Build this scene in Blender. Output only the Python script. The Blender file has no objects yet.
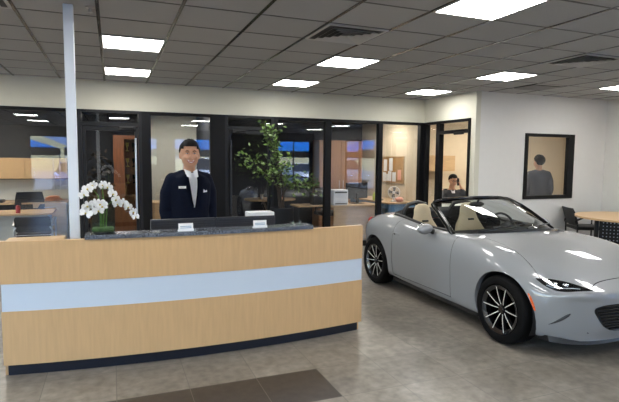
import bpy, bmesh, math, random
from mathutils import Vector, Matrix, Euler
from mathutils.bvhtree import BVHTree
S = bpy.context.scene
C = S.collection
random.seed(7)
PI = math.pi

# ------------------------------------------------------------------ camera
H = 1.6565
cd = bpy.data.cameras.new('camera'); cam = bpy.data.objects.new('camera', cd); C.objects.link(cam)
yaw, pitch, roll = .37742, .085256, .008751
fw = Vector((math.sin(yaw)*math.cos(pitch), math.cos(yaw)*math.cos(pitch), -math.sin(pitch)))
rt = Vector((math.cos(yaw), -math.sin(yaw), 0)); up = rt.cross(fw)
r2 = math.cos(roll)*rt + math.sin(roll)*up; u2 = -math.sin(roll)*rt + math.cos(roll)*up
cam.matrix_world = Matrix(((r2.x, u2.x, -fw.x, 0), (r2.y, u2.y, -fw.y, 0), (r2.z, u2.z, -fw.z, H), (0, 0, 0, 1)))
cd.sensor_width = 36; cd.lens = 497.8/619*36; cd.clip_start = .05; cd.clip_end = 300
S.camera = cam
# ------------------------------------------------------------------ exposure, world, sun
PANEL = 19.5 
OFFICE = 26          # ceiling panels
SKY = 1.7
SUN = 7.0
S.view_settings.view_transform = 'Standard'
try: S.view_settings.look = 'None'
except Exception: pass
S.view_settings.gamma = 1; S.view_settings.exposure = 0.32; S.view_settings.use_curve_mapping = False
w = bpy.data.worlds.new('world'); S.world = w; w.use_nodes = True
nt = w.node_tree; bg = nt.nodes['Background']
sk = nt.nodes.new('ShaderNodeTexSky'); sk.sky_type = 'NISHITA'; sk.sun_disc = False
sk.sun_elevation = math.radians(48); sk.sun_rotation = math.radians(20); sk.air_density = 1; sk.dust_density = .6
nt.links.new(sk.outputs[0], bg.inputs[0]); bg.inputs[1].default_value = SKY
sl = bpy.data.lights.new('sun', 'SUN'); sl.energy = SUN; sl.angle = .01; sl.color = (1, .95, .88)
so = bpy.data.objects.new('sun', sl); C.objects.link(so); so.rotation_euler = Euler((math.radians(-42), math.radians(14), 0)); so.location = (0, 20, 20)

# ------------------------------------------------------------------ materials
def mat(name, col, rough=.5, metal=0, coat=0, spec=.5, noise=0, nscale=8, stretch=(1, 1, 1), bump=0, alpha=None, emit=None):
    m = bpy.data.materials.new(name); m.use_nodes = True; n = m.node_tree.nodes; l = m.node_tree.links
    b = n['Principled BSDF']; c4 = (*col, 1)
    b.inputs['Base Color'].default_value = c4; b.inputs['Roughness'].default_value = rough
    b.inputs['Metallic'].default_value = metal; b.inputs['Coat Weight'].default_value = coat
    b.inputs['Coat Roughness'].default_value = .03; b.inputs['Specular IOR Level'].default_value = spec
    if emit: b.inputs['Emission Color'].default_value = c4; b.inputs['Emission Strength'].default_value = emit
    tc = n.new('ShaderNodeTexCoord'); mp = n.new('ShaderNodeMapping'); mp.inputs['Scale'].default_value = stretch
    nz = n.new('ShaderNodeTexNoise'); nz.inputs['Scale'].default_value = nscale; nz.inputs['Detail'].default_value = 5
    l.new(tc.outputs['Object'], mp.inputs[0]); l.new(mp.outputs[0], nz.inputs['Vector'])
    rp = n.new('ShaderNodeMapRange'); rp.inputs[1].default_value = .3; rp.inputs[2].default_value = .7
    rp.inputs[3].default_value = 1-noise; rp.inputs[4].default_value = 1+noise
    l.new(nz.outputs[0], rp.inputs[0])
    mx = n.new('ShaderNodeVectorMath'); mx.operation = 'SCALE'; mx.inputs[0].default_value = col
    l.new(rp.outputs[0], mx.inputs['Scale'])
    if not emit: l.new(mx.outputs[0], b.inputs['Base Color'])
    if bump:
        bp = n.new('ShaderNodeBump'); bp.inputs['Strength'].default_value = bump; bp.inputs['Distance'].default_value = .01
        l.new(nz.outputs[0], bp.inputs['Height']); l.new(bp.outputs[0], b.inputs['Normal'])
    return m

def glass_mat(name, tint, refl, rough=0.0):
    m = bpy.data.materials.new(name); m.use_nodes = True; n = m.node_tree.nodes; l = m.node_tree.links
    n.remove(n['Principled BSDF']); out = n['Material Output']
    t = n.new('ShaderNodeBsdfTransparent'); t.inputs[0].default_value = (*tint, 1)
    g = n.new('ShaderNodeBsdfGlossy'); g.inputs['Roughness'].default_value = rough; g.inputs[0].default_value = (1, 1, 1, 1)
    def mth(op, x, y=None):
        q = n.new('ShaderNodeMath'); q.operation = op; q.use_clamp = op in ('ADD', 'SUBTRACT')
        for i, v in enumerate((x, y)):
            if v is None: continue
            if isinstance(v, (int, float)): q.inputs[i].default_value = v
            else: l.new(v, q.inputs[i])
        return q.outputs[0]
    ge = n.new('ShaderNodeNewGeometry'); dt = n.new('ShaderNodeVectorMath'); dt.operation = 'DOT_PRODUCT'
    l.new(ge.outputs['Incoming'], dt.inputs[0]); l.new(ge.outputs['Normal'], dt.inputs[1])
    sch = mth('POWER', mth('SUBTRACT', 1.0, mth('ABSOLUTE', dt.outputs['Value'])), 5.0)
    class A_: outputs = [mth('ADD', mth('MULTIPLY', sch, .9-refl), .035+refl)]
    a = A_; mx = n.new('ShaderNodeMixShader')
    l.new(a.outputs[0], mx.inputs[0]); l.new(t.outputs[0], mx.inputs[1]); l.new(g.outputs[0], mx.inputs[2]); l.new(mx.outputs[0], out.inputs[0])
    return m

def floor_mat():
    m = mat('floor_tile', (.20, .178, .150), .30, noise=.22, nscale=2.6, spec=.4)
    n = m.node_tree.nodes; l = m.node_tree.links; b = n['Principled BSDF']
    src = b.inputs['Base Color'].links[0].from_socket
    g = n.new('ShaderNodeNewGeometry'); sp = n.new('ShaderNodeSeparateXYZ'); l.new(g.outputs['Position'], sp.inputs[0])
    def mth(op, a, bb=None, cc=None):
        q = n.new('ShaderNodeMath'); q.operation = op
        for i, v in enumerate((a, bb, cc)):
            if v is None: continue
            if isinstance(v, (int, float)): q.inputs[i].default_value = v
            else: l.new(v, q.inputs[i])
        return q.outputs[0]
    T = .4905
    fx = mth('FRACT', mth('DIVIDE', mth('ADD', sp.outputs[0], -1.465+50*T), T))
    fy = mth('FRACT', mth('DIVIDE', mth('ADD', sp.outputs[1], -3.52+50*T), T))
    dx = mth('MINIMUM', fx, mth('SUBTRACT', 1, fx)); dy = mth('MINIMUM', fy, mth('SUBTRACT', 1, fy))
    gr = mth('LESS_THAN', mth('MINIMUM', dx, dy), .0055)
    ix = mth('FLOOR', mth('DIVIDE', mth('ADD', sp.outputs[0], -1.465+50*T), T)); iy = mth('FLOOR', mth('DIVIDE', mth('ADD', sp.outputs[1], -3.52+50*T), T))
    wn = n.new('ShaderNodeTexWhiteNoise'); wn.noise_dimensions = '2D'; cb = n.new('ShaderNodeCombineXYZ'); l.new(ix, cb.inputs[0]); l.new(iy, cb.inputs[1]); l.new(cb.outputs[0], wn.inputs['Vector'])
    vr = mth('ADD', mth('MULTIPLY', wn.outputs['Value'], .16), .92)
    n2 = n.new('ShaderNodeTexNoise'); n2.inputs['Scale'].default_value = 14; n2.inputs['Detail'].default_value = 8; l.new(g.outputs['Position'], n2.inputs['Vector'])
    vr = mth('MULTIPLY', vr, mth('ADD', mth('MULTIPLY', n2.outputs[0], 1.3), .35))
    s1 = n.new('ShaderNodeVectorMath'); s1.operation = 'SCALE'; l.new(src, s1.inputs[0]); l.new(vr, s1.inputs['Scale'])
    dark = mth('MULTIPLY', mth('LESS_THAN', sp.outputs[0], 1.465), mth('MULTIPLY', mth('LESS_THAN', sp.outputs[1], 3.52), mth('GREATER_THAN', sp.outputs[1], 3.52-T)))
    m1 = n.new('ShaderNodeMix'); m1.data_type = 'RGBA'; l.new(dark, m1.inputs[0]); l.new(s1.outputs[0], m1.inputs[6])
    s2 = n.new('ShaderNodeVectorMath'); s2.operation = 'SCALE'; s2.inputs[0].default_value = (.045, .036, .03); l.new(vr, s2.inputs['Scale']); l.new(s2.outputs[0], m1.inputs[7])
    m2 = n.new('ShaderNodeMix'); m2.data_type = 'RGBA'; l.new(gr, m2.inputs[0]); l.new(m1.outputs[2], m2.inputs[6]); m2.inputs[7].default_value = (.125, .115, .10, 1)
    l.new(m2.outputs[2], b.inputs['Base Color'])
    return m

W = {}
W['ceil'] = mat('ceiling_tile', (.40, .402, .40), .9, noise=.03, nscale=60)
W['tee'] = mat('ceiling_tee', (.06, .06, .06), .25, metal=.4)
W['tee_thin'] = mat('ceiling_cross_tee', (.06, .06, .058), .4)
W['floor'] = floor_mat()
W['cream'] = mat('cream_paint', (.62, .60, .50), .8, noise=.01)
W['white'] = mat('white_paint', (.69, .68, .655), .75, noise=.01)
W['navy'] = mat('navy_paint', (.012, .015, .024), .7, noise=.03)
W['char'] = mat('charcoal_paint', (.035, .035, .037), .7, noise=.03)
W['beige'] = mat('beige_paint', (.66, .56, .42), .8, noise=.02)
W['lightgrey'] = mat('light_grey_paint', (.50, .50, .45), .8, noise=.02)
W['frame'] = mat('black_frame', (.005, .005, .006), .45, spec=.2)
W['dframe'] = mat('dark_aluminium_frame', (.012, .013, .015), .4, spec=.25)
W['pole'] = mat('column_paint', (.70, .76, .84), .5)
W['wood'] = mat('maple_laminate', (.58, .375, .185), .38, noise=.05, nscale=5, stretch=(9, 9, .8))
W['wood2'] = mat('light_wood', (.56, .38, .21), .45, noise=.08, nscale=4, stretch=(1, 6, 6))
W['walnut'] = mat('red_brown_wood', (.20, .07, .025), .4, noise=.2, nscale=4, stretch=(8, 8, 1))
W['tanpanel'] = mat('tan_wood', (.33, .17, .09), .5, noise=.1, nscale=4, stretch=(8, 8, 1))
W['band'] = mat('pale_band', (.55, .63, .72), .35, noise=.01)
W['blackp'] = mat('black_plastic', (.008, .008, .009), .4)
W['blackg'] = mat('black_gloss', (.004, .004, .005), .08)
W['potgrey'] = mat('dark_pot', (.009, .010, .013), .6, spec=.2)
W['darkgrey'] = mat('dark_grey_plastic', (.017, .021, .03), .45)
W['kick'] = mat('kick_base', (.004, .007, .016), .4)
W['granite'] = mat('granite', (.10, .11, .13), .18, noise=.75, nscale=90)
W['metal'] = mat('brushed_metal', (.55, .55, .55), .3, metal=1)
W['whitep'] = mat('white_plastic', (.75, .77, .8), .4)
W['paper'] = mat('paper', (.8, .8, .8), .7)
W['glass'] = glass_mat('partition_glass', (.93, .94, .95), .03)
W['wglass'] = glass_mat('window_glass', (.9, .92, .95), .0)
W['vase'] = glass_mat('vase_glass', (.95, .985, .96), .04)
W['paint'] = mat('grey_car_paint', (.225, .232, .245), .45, coat=1)
W['tire'] = mat('tyre_rubber', (.003, .003, .0033), .7, spec=.12)
W['rim'] = mat('black_rim', (.01, .01, .011), .2, coat=.5)
W['machined'] = mat('machined_alloy', (.85, .84, .80), .4, metal=.5)
W['tanl'] = mat('tan_leather', (.50, .41, .27), .55, noise=.04)
W['fabric'] = mat('soft_top_cloth', (.010, .010, .011), .8)
W['carglass'] = glass_mat('windshield_glass', (.72, .76, .76), .02)
W['orange'] = mat('orange_marker', (.75, .13, .02), .2, coat=1)
W['chrome'] = mat('chrome', (.8, .8, .82), .08, metal=1)
W['lampglass'] = glass_mat('lamp_cover', (.85, .88, .9), .05)
W['skin'] = mat('skin', (.52, .28, .18), .5, noise=.05, nscale=20)
W['lips'] = mat('lips', (.38, .12, .10), .4)
W['hair'] = mat('black_hair', (.006, .005, .005), .75, spec=.15, noise=.3, nscale=60)
W['suit'] = mat('navy_suit', (.0035, .006, .016), .85, spec=.12, noise=.1, nscale=60)
W['suit2'] = mat('dark_grey_suit', (.022, .024, .030), .8, noise=.1, nscale=60)
W['suit3'] = mat('grey_suit', (.055, .058, .068), .8, noise=.1, nscale=60)
W['shirt'] = mat('white_shirt', (.75, .76, .80), .7)
W['leaf'] = mat('leaf', (.085, .15, .03), .5, noise=.35, nscale=9)
W['bark'] = mat('bark', (.02, .014, .01), .8, noise=.3, nscale=20)
W['petal'] = mat('orchid_petal', (.85, .86, .88), .5, noise=.02)
W['yellow'] = mat('orchid_centre', (.55, .42, .05), .5)
W['stemg'] = mat('green_stem', (.10, .22, .04), .5)
W['moss'] = mat('moss', (.05, .10, .03), .9, noise=.5, nscale=60)
W['blue'] = mat('blue_canopy', (.004, .28, .80), .6)
W['asphalt'] = mat('asphalt', (.30, .29, .28), .9, noise=.1)
W['dry'] = mat('dry_grass', (.50, .42, .20), .9, noise=.3, nscale=.5)
W['mount'] = mat('mountain', (.12, .18, .32), .95, noise=.2, nscale=.05)
W['carwhite'] = mat('white_car_paint', (.8, .8, .8), .25, coat=1)
W['carblue'] = mat('blue_car_paint', (.03, .16, .5), .25, coat=1)
W['cork'] = mat('cork', (.38, .21, .08), .9, noise=.2, nscale=90)
W['red'] = mat('red_can', (.45, .03, .03), .4)
W['pink'] = mat('peach', (.8, .38, .28), .5)
W['lime'] = mat('lime_bottle', (.55, .65, .05), .4)
W['gold'] = mat('gold', (.8, .55, .12), .3, metal=1)
W['vent'] = mat('vent_metal', (.50, .50, .48), .45)
W['ventdark'] = mat('vent_dark', (.09, .09, .09), .8)
W['cream_lid'] = mat('terracotta_paper', (.55, .25, .14), .7)
W['bluep'] = mat('blue_edge', (.12, .25, .42), .5)
W['cornerpaint'] = W['white']

# ------------------------------------------------------------------ mesh helpers
def link(name, bm, m, parent=None, smooth=False, loc=None):
    me = bpy.data.meshes.new(name); bm.normal_update(); bm.to_mesh(me); bm.free()
    ms = m if isinstance(m, (list, tuple)) else [m]
    for q in ms: me.materials.append(W[q])
    if smooth:
        me.polygons.foreach_set('use_smooth', [True]*len(me.polygons))
        if smooth != 'all':
            try: me.set_sharp_from_angle(angle=math.radians(smooth if isinstance(smooth, (int, float)) and smooth is not True else 40))
            except Exception: pass
    o = bpy.data.objects.new(name, me); C.objects.link(o)
    if parent: o.parent = parent
    if loc: o.location = loc
    return o
def tag(o, label=None, cat=None, group=None, kind=None):
    if label: o['label'] = label
    if cat: o['category'] = cat
    if group: o['group'] = group
    if kind: o['kind'] = kind
    return o
def thing(name, label, cat, loc=(0, 0, 0), rz=0, group=None):
    o = bpy.data.objects.new(name, None); C.objects.link(o); o.location = loc; o.rotation_euler = (0, 0, rz)
    o.empty_display_size = .1
    return tag(o, label, cat, group)
def dup(root, loc=None, rz=None, label=None, group=None):
    def cp(o, par):
        c = o.copy(); C.objects.link(c); c.parent = par
        for ch in list(o.children): cp(ch, c)
        return c
    r = cp(root, None)
    if loc is not None: r.location = loc
    if rz is not None: r.rotation_euler = (0, 0, rz)
    if label: r['label'] = label
    if group: r['group'] = group
    return r
def B(): return bmesh.new()
def box(bm, x0, x1, y0, y1, z0, z1, bev=0, M=None):
    vs = [bm.verts.new((x, y, z)) for z in (z0, z1) for y in (y0, y1) for x in (x0, x1)]
    fs = [(0, 2, 3, 1), (4, 5, 7, 6), (0, 1, 5, 4), (2, 6, 7, 3), (0, 4, 6, 2), (1, 3, 7, 5)]
    F = [bm.faces.new([vs[i] for i in f]) for f in fs]
    if bev:
        es = list({e for f in F for e in f.edges})
        r = bmesh.ops.bevel(bm, geom=es, offset=bev, segments=2, affect='EDGES', profile=.5)
        vs = list({v for f in r['faces'] for v in f.verts} | {v for v in vs if v.is_valid})
    if M: bmesh.ops.transform(bm, matrix=M, verts=vs)
    return vs
def loft(bm, rings, closed=True, cap=True):
    R = [[bm.verts.new(p) for p in r] for r in rings]; n = len(R[0])
    for a, b in zip(R, R[1:]):
        for i in range(n if closed else n-1):
            j = (i+1) % n
            try: bm.faces.new((a[i], a[j], b[j], b[i]))
            except Exception: pass
    if cap and closed:
        try: bm.faces.new(R[0][::-1]); bm.faces.new(R[-1])
        except Exception: pass
    return R
def frames(path):
    P = [Vector(p) for p in path]; out = []
    for i, p in enumerate(P):
        t = (P[min(i+1, len(P)-1)]-P[max(i-1, 0)]).normalized()
        a = Vector((0, 0, 1)) if abs(t.z) < .9 else Vector((1, 0, 0))
        if out:
            a = out[-1][2]
        n = (a - a.dot(t)*t).normalized(); b = t.cross(n)
        out.append((p, t, n, b))
    return out
def tube(bm, path, r, seg=8, flat=1):
    fr = frames(path); rr = r if isinstance(r, (list, tuple)) else [r]*len(fr)
    return loft(bm, [[p + n*math.cos(2*PI*k/seg)*q + b*math.sin(2*PI*k/seg)*q*flat for k in range(seg)] for (p, t, n, b), q in zip(fr, rr)])
def lathe(bm, prof, c=(0, 0, 0), seg=24, axis='z', cap=True):
    rings = []
    for r, z in prof:
        ring = []
        for k in range(seg):
            a = 2*PI*k/seg; x, y = r*math.cos(a), r*math.sin(a)
            ring.append((c[0]+x, c[1]+y, c[2]+z) if axis == 'z' else (c[0]+z, c[1]+x, c[2]+y) if axis == 'x' else (c[0]+x, c[1]+z, c[2]+y))
        rings.append(ring)
    return loft(bm, rings, cap=cap)
def ell(bm, c, r, rot=None, u=16, v=10):
    M = Matrix.Translation(c) @ (rot.to_matrix().to_4x4() if rot else Matrix()) @ Matrix.Diagonal((*r, 1))
    bmesh.ops.create_uvsphere(bm, u_segments=u, v_segments=v, radius=1, matrix=M)
def prism(bm, poly, z0, z1, M=None):
    a = [bm.verts.new((x, y, z0)) for x, y in poly]; b = [bm.verts.new((x, y, z1)) for x, y in poly]; n = len(a)
    bm.faces.new(a[::-1]); bm.faces.new(b)
    for i in range(n): bm.faces.new((a[i], a[(i+1) % n], b[(i+1) % n], b[i]))
    if M: bmesh.ops.transform(bm, matrix=M, verts=a+b)
def bake(o, mods, name=None):
    """evaluate modifiers into a plain mesh"""
    for k, kw in mods:
        m = o.modifiers.new(k, k)
        for a, v in kw.items(): setattr(m, a, v)
    dg = bpy.context.evaluated_depsgraph_get(); dg.update()
    me = bpy.data.meshes.new_from_object(o.evaluated_get(dg)); o.modifiers.clear(); old = o.data; o.data = me
    return me
def rnd_table(a, b, n=40, e=2.0):
    return [(a*abs(math.cos(t))**(2/e)*(1 if math.cos(t) > 0 else -1), b*abs(math.sin(t))**(2/e)*(1 if math.sin(t) > 0 else -1)) for t in [2*PI*k/n for k in range(n)]]

def wall(name, axis, pos, th, a0, a1, z0, z1, holes, m):
    """wall slab with rectangular openings; axis 'x' runs along X at Y=pos, axis 'y' runs along Y at X=pos"""
    bm = B(); xs = sorted({a0, a1, *[q for h in holes for q in h[:2]]})
    def bx(p, q, lo, hi):
        if axis == 'x': box(bm, p, q, min(pos, pos+th), max(pos, pos+th), lo, hi)
        else: box(bm, min(pos, pos+th), max(pos, pos+th), p, q, lo, hi)
    for p, q in zip(xs, xs[1:]):
        hs = sorted([h for h in holes if h[0] <= p+1e-6 and h[1] >= q-1e-6], key=lambda h: h[2]); z = z0
        for h in hs:
            if h[2] > z+1e-6: bx(p, q, z, h[2])
            z = h[3]
        if z < z1-1e-6: bx(p, q, z, z1)
    bmesh.ops.remove_doubles(bm, verts=bm.verts, dist=1e-5)
    return tag(link(name, bm, m), kind='structure')

# ------------------------------------------------------------------ the room
CZ = 2.819; BY = 8.4; RX = 5.76; WY = 6.9; EX = 8.87; FY = -5.0; LX = -6.0; OY = 11.0
bm = B(); box(bm, LX-.2, 14, FY-.2, OY+.2, -.1, 0); tag(link('floor', bm, 'floor'), kind='structure')
bm = B(); box(bm, LX-.2, EX+.2, FY-.2, BY+.1, CZ, CZ+.1); tag(link('ceiling', bm, 'ceil'), kind='structure')
X0, Y0, T = -.078, 5.231, .61
bm = B()
for i in range(-9, 16): box(bm, X0+i*T-.014, X0+i*T+.014, FY, BY if X0+i*T < RX else WY, CZ-.004, CZ+.001)
tag(link('trim_1', bm, 'tee'), kind='structure')
bm = B()
for j in range(-16, 6):
    y = Y0+j*T; box(bm, LX, EX if y < WY else RX, y-.009, y+.009, CZ-.003, CZ+.001)
tag(link('trim_2', bm, 'tee_thin'), kind='structure')
GT = 2.375      # top of glazing
wall('wall_back', 'x', BY, .12, LX, RX+.1, GT, CZ, [], 'cream')
wall('wall_return', 'y', RX, .1, WY, BY, 0, CZ, [(7.02, 8.36, 0, GT)], 'cream')
wall('wall_window', 'x', WY, .12, RX+.1, EX, 0, CZ, [(6.89, 8.04, .985, 2.125)], 'white')
wall('wall_right', 'y', EX, .12, FY, WY+.12, 0, CZ, [(-1.7, .8, .5, 2.4)], 'white')
wall('wall_left', 'y', LX-.12, .12, FY, BY, 0, CZ, [(-4, -1.2, .1, 2.4), (.2, 4.2, .1, 2.4)], 'white')
FW = [(-5.6, -4.6), (-2.95, -1.35), (1.25, 1.8), (2.45, 4.1), (7.0, 8.7)]
wall('wall_front', 'x', FY-.12, .12, LX, EX, 0, CZ, [(a, b, .05 if i != 1 else .3, 2.47) for i, (a, b) in enumerate(FW)], 'char')
for i, (a, b) in enumerate(FW):
    bm = B(); z0 = .05 if i != 1 else .3; z1 = 2.47
    for q in ((a, b-.05) if i in (1, 2) else (a, (a+b)/2-.02, b-.05)): box(bm, q, q+.05, FY-.1, FY-.02, z0, z1)
    for q in (z0, z1-.05): box(bm, a, b, FY-.1, FY-.02, q, q+.05)
    o = tag(link('window_%d' % (i+1), bm, 'frame'), kind='structure')
    bm = B(); box(bm, a+.05, b-.05, FY-.065, FY-.055, z0+.05, z1-.05); link('glass_pane', bm, 'wglass', o)
# portals at the openings
def portal(loc, sx, sy, rot):
    L = bpy.data.lights.new('daylight_portal', 'AREA'); L.shape = 'RECTANGLE'; L.size = sx; L.size_y = sy; L.cycles.is_portal = True
    o = bpy.data.objects.new('daylight_portal', L); C.objects.link(o); o.location = loc; o.rotation_euler = rot
for a, b in FW: portal(((a+b)/2, FY-.2, 1.26), b-a, 2.4, (PI/2, 0, PI))
for a, b in ((-4, -1.2), (.2, 4.2)): portal((LX-.2, (a+b)/2, 1.25), b-a, 2.3, (PI/2, 0, -PI/2))
portal((EX+.2, -.45, 1.45), 2.5, 1.9, (PI/2, 0, PI/2))
# offices behind the glass
bm = B(); box(bm, LX, RX, BY+.12, OY, 2.5, 2.6); tag(link('ceiling_offices', bm, 'char'), kind='structure')
bm = B(); box(bm, RX+.1, 13, WY+.12, OY, 2.75, 2.85); tag(link('ceiling_side_office', bm, 'white'), kind='structure')
wall('wall_office_back', 'x', 10.65, .12, LX, -.52, 0, 2.6, [], 'char')
wall('wall_office_navy', 'x', OY, .12, -.52, .55, 0, 2.6, [], 'navy')
wall('wall_office_light', 'x', OY-.6, .72, .6, 1.95, 0, 2.6, [], 'lightgrey')
wall('wall_office_dark', 'x', OY, .12, 1.95, RX, 0, 2.6, [], 'navy')
wall('wall_office_beige', 'x', OY, .12, RX+.1, 13, 0, 2.85, [], 'beige')
wall('wall_partition_left', 'y', -.62, .1, BY+.12, OY, 0, 2.6, [], 'navy')
wall('wall_partition_door', 'y', .5, .1, BY+.12, OY, 0, 2.6, [], 'navy')
wall('wall_partition_middle', 'y', 1.62, .1, BY+.12, OY-.6, 0, 2.6, [], 'navy')
wall('wall_partition_right', 'y', RX-.02, .12, BY+.12, OY, 0, 2.85, [], 'beige')
wall('wall_office_end', 'y', 12.9, .12, WY, OY, 0, 2.85, [], 'beige')
bm = B(); box(bm, EX+.12, 13, WY, WY+.12, 0, 2.85); tag(link('wall_side_office', bm, 'beige'), kind='structure')
# storefront glazing along Y = BY
def glazed(name, x0, x1, z0=0.0, m='frame', right=.07, left=.07):
    bm = B(); y0, y1 = BY-.03, BY+.07
    box(bm, x0, x0+left, y0, y1, z0, GT); box(bm, x1-right, x1, y0, y1, z0, GT)
    box(bm, x0+left, x1-right, y0, y1, GT-.05, GT); box(bm, x0+left, x1-right, y0, y1, z0, z0+.1)
    o = tag(link(name, bm, m), kind='structure')
    bm = B(); box(bm, x0+left, x1-right, BY+.01, BY+.016, z0+.1, GT-.05); link('glass_pane', bm, 'glass', o)
    return o
glazed('window_7', -5.9, -3.2); glazed('window_8', -3.2, -.47, right=.05)
glazed('window_9', .45, 1.78, left=.13, right=.25)
glazed('window_10', 2.64, 3.70, right=.08, left=.08); glazed('window_11', 3.70, 4.78, left=.04, right=.06); glazed('window_12', 4.78, RX, right=.11, left=.03)
def glass_door(name, x0, x1, handle_right):
    bm = B(); y0, y1 = BY-.03, BY+.07; zt = 2.13
    box(bm, x0, x0+.05, y0, y1, 0, GT); box(bm, x1-.05, x1, y0, y1, 0, GT)
    box(bm, x0+.05, x1-.05, y0, y1, zt, zt+.06); box(bm, x0+.05, x1-.05, y0, y1, GT-.04, GT)
    fr = tag(link(name, bm, 'dframe'), kind='structure')
    bm = B(); box(bm, x0+.05, x1-.05, BY+.01, BY+.016, zt+.06, GT-.04); link('glass_pane', bm, 'glass', fr)
    a, b = x0+.055, x1-.055; bm = B(); ya, yb = BY-.01, BY+.035
    for p, q, r, s in ((a, a+.05, 0.01, zt-.01), (b-.05, b, .01, zt-.01), (a+.05, b-.05, zt-.07, zt-.01), (a+.05, b-.05, .01, .2)): box(bm, p, q, ya, yb, r, s)
    lf = link('door_leaf', bm, 'dframe', fr)
    bm = B(); box(bm, a+.05, b-.05, BY+.01, BY+.016, .2, zt-.07); link('glass_pane', bm, 'glass', lf)
    hx = b-.04 if handle_right else a+.04
    bm = B(); tube(bm, [(hx, BY-.06, .7), (hx, BY-.06, 1.95)], .014)
    for z in (.8, 1.85): tube(bm, [(hx, BY-.06, z), (hx, BY-.005, z)], .008)
    link('door_handle', bm, 'metal' if handle_right else 'darkgrey', lf, True)
    cx = x0+.12 if not handle_right else x1-.34
    bm = B(); box(bm, cx, cx+.24, BY-.075, BY-.035, zt-.055, zt+.0, .006); tube(bm, [(cx+.05, BY-.08, zt-.03), (cx+.2, BY-.12, zt-.02)], .008)
    link('door_closer', bm, 'blackp', lf)
glass_door('door_1', -.47, .45, True); glass_door('door_2', 1.78, 2.64, False)
# return wall door
bm = B(); xx0, xx1 = RX-.03, RX+.07
for p, q, r, s in ((7.02, 7.06, 0, GT), (7.86, 7.97, 0, GT), (8.30, 8.36, 0, GT)): box(bm, xx0, xx1, p, q, r, s)
for r, s in ((GT-.045, GT), (2.13, 2.19)): box(bm, xx0, xx1, 7.06, 7.86, r, s)
for r, s in ((GT-.045, GT), (0, .12)): box(bm, xx0, xx1, 7.97, 8.30, r, s)
fr = tag(link('door_3', bm, 'frame'), kind='structure')
bm = B(); box(bm, RX+.01, RX+.016, 7.97, 8.30, .12, GT-.045); box(bm, RX+.01, RX+.016, 7.06, 7.86, 2.19, GT-.045); link('glass_pane', bm, 'glass', fr)
# open leaf swung into the office
bm = B(); ya, yb = 7.075, 7.115
for p, q, r, s in ((RX+.08, RX+.16, .01, 2.12), (RX+.80, RX+.88, .01, 2.12), (RX+.16, RX+.80, 2.03, 2.12), (RX+.16, RX+.80, .01, .2)): box(bm, p, q, ya, yb, r, s)
lf = link('door_leaf', bm, 'frame', fr); bm = B(); box(bm, RX+.16, RX+.80, 7.092, 7.098, .2, 2.03); link('glass_pane', bm, 'glass', lf)
bm = B(); tube(bm, [(RX+.84, 7.115, 1.0), (RX+.84, 7.16, 1.0), (RX+.74, 7.16, 1.0)], .01); link('door_handle', bm, 'metal', lf, True)
bm = B(); box(bm, RX-.07, RX-.035, 7.15, 7.4, 2.10, 2.15, .005); link('door_closer', bm, 'blackp', fr)
# window in the white wall
bm = B(); ya, yb = WY-.02, WY+.05
for p, q, r, s in ((6.86, 6.93, .955, 2.14), (7.90, 8.05, .955, 2.14), (6.93, 7.90, 2.085, 2.14), (6.93, 7.90, .955, 1.02)): box(bm, p, q, ya, yb, r, s)
o = tag(link('window_13', bm, 'frame'), kind='structure'); bm = B(); box(bm, 6.93, 7.90, WY+.04, WY+.046, 1.02, 2.085); link('glass_pane', bm, 'wglass', o)
# right wall window
bm = B()
for q in (-1.7, -.48, .75): box(bm, EX+.02, EX+.1, q, q+.05, .5, 2.4)
for q in (.5, 2.35): box(bm, EX+.02, EX+.1, -1.7, .8, q, q+.05)
o = tag(link('window_6', bm, 'frame'), kind='structure'); bm = B(); box(bm, EX+.055, EX+.062, -1.65, .75, .55, 2.35); link('glass_pane', bm, 'wglass', o)
for k, (a, b) in enumerate(((-4, -1.2), (.2, 4.2))):
    bm = B()
    for q in (a, (a+b)/2, b-.05): box(bm, LX-.1, LX-.02, q, q+.05, .1, 2.4)
    for q in (.1, 2.35): box(bm, LX-.1, LX-.02, a, b, q, q+.05)
    o = tag(link('window_%d' % (14+k), bm, 'frame'), kind='structure'); bm = B(); box(bm, LX-.062, LX-.055, a+.05, b-.05, .15, 2.35); link('glass_pane', bm, 'wglass', o)
bm = B(); box(bm, RX-.014, RX, WY-.014, 7.02, 0, .1); box(bm, RX, EX, WY-.014, WY, 0, .1); box(bm, EX-.014, EX, 1, WY-.014, 0, .1); tag(link('baseboard_right', bm, 'blackp'), kind='structure')
# steel column beside the desk
cx, cy = -.287, 4.36
bm = B(); box(bm, cx-.036, cx+.036, cy-.036, cy+.036, 0, CZ, .006)
o = tag(link('support_column', bm, 'pole'), 'slim white square column rising behind the left half of the reception desk to the ceiling', 'column')
bm = B(); box(bm, cx-.07, cx+.07, cy-.07, cy+.07, 0, .012, .003); link('base_plate', bm, 'pole', o)

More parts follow.
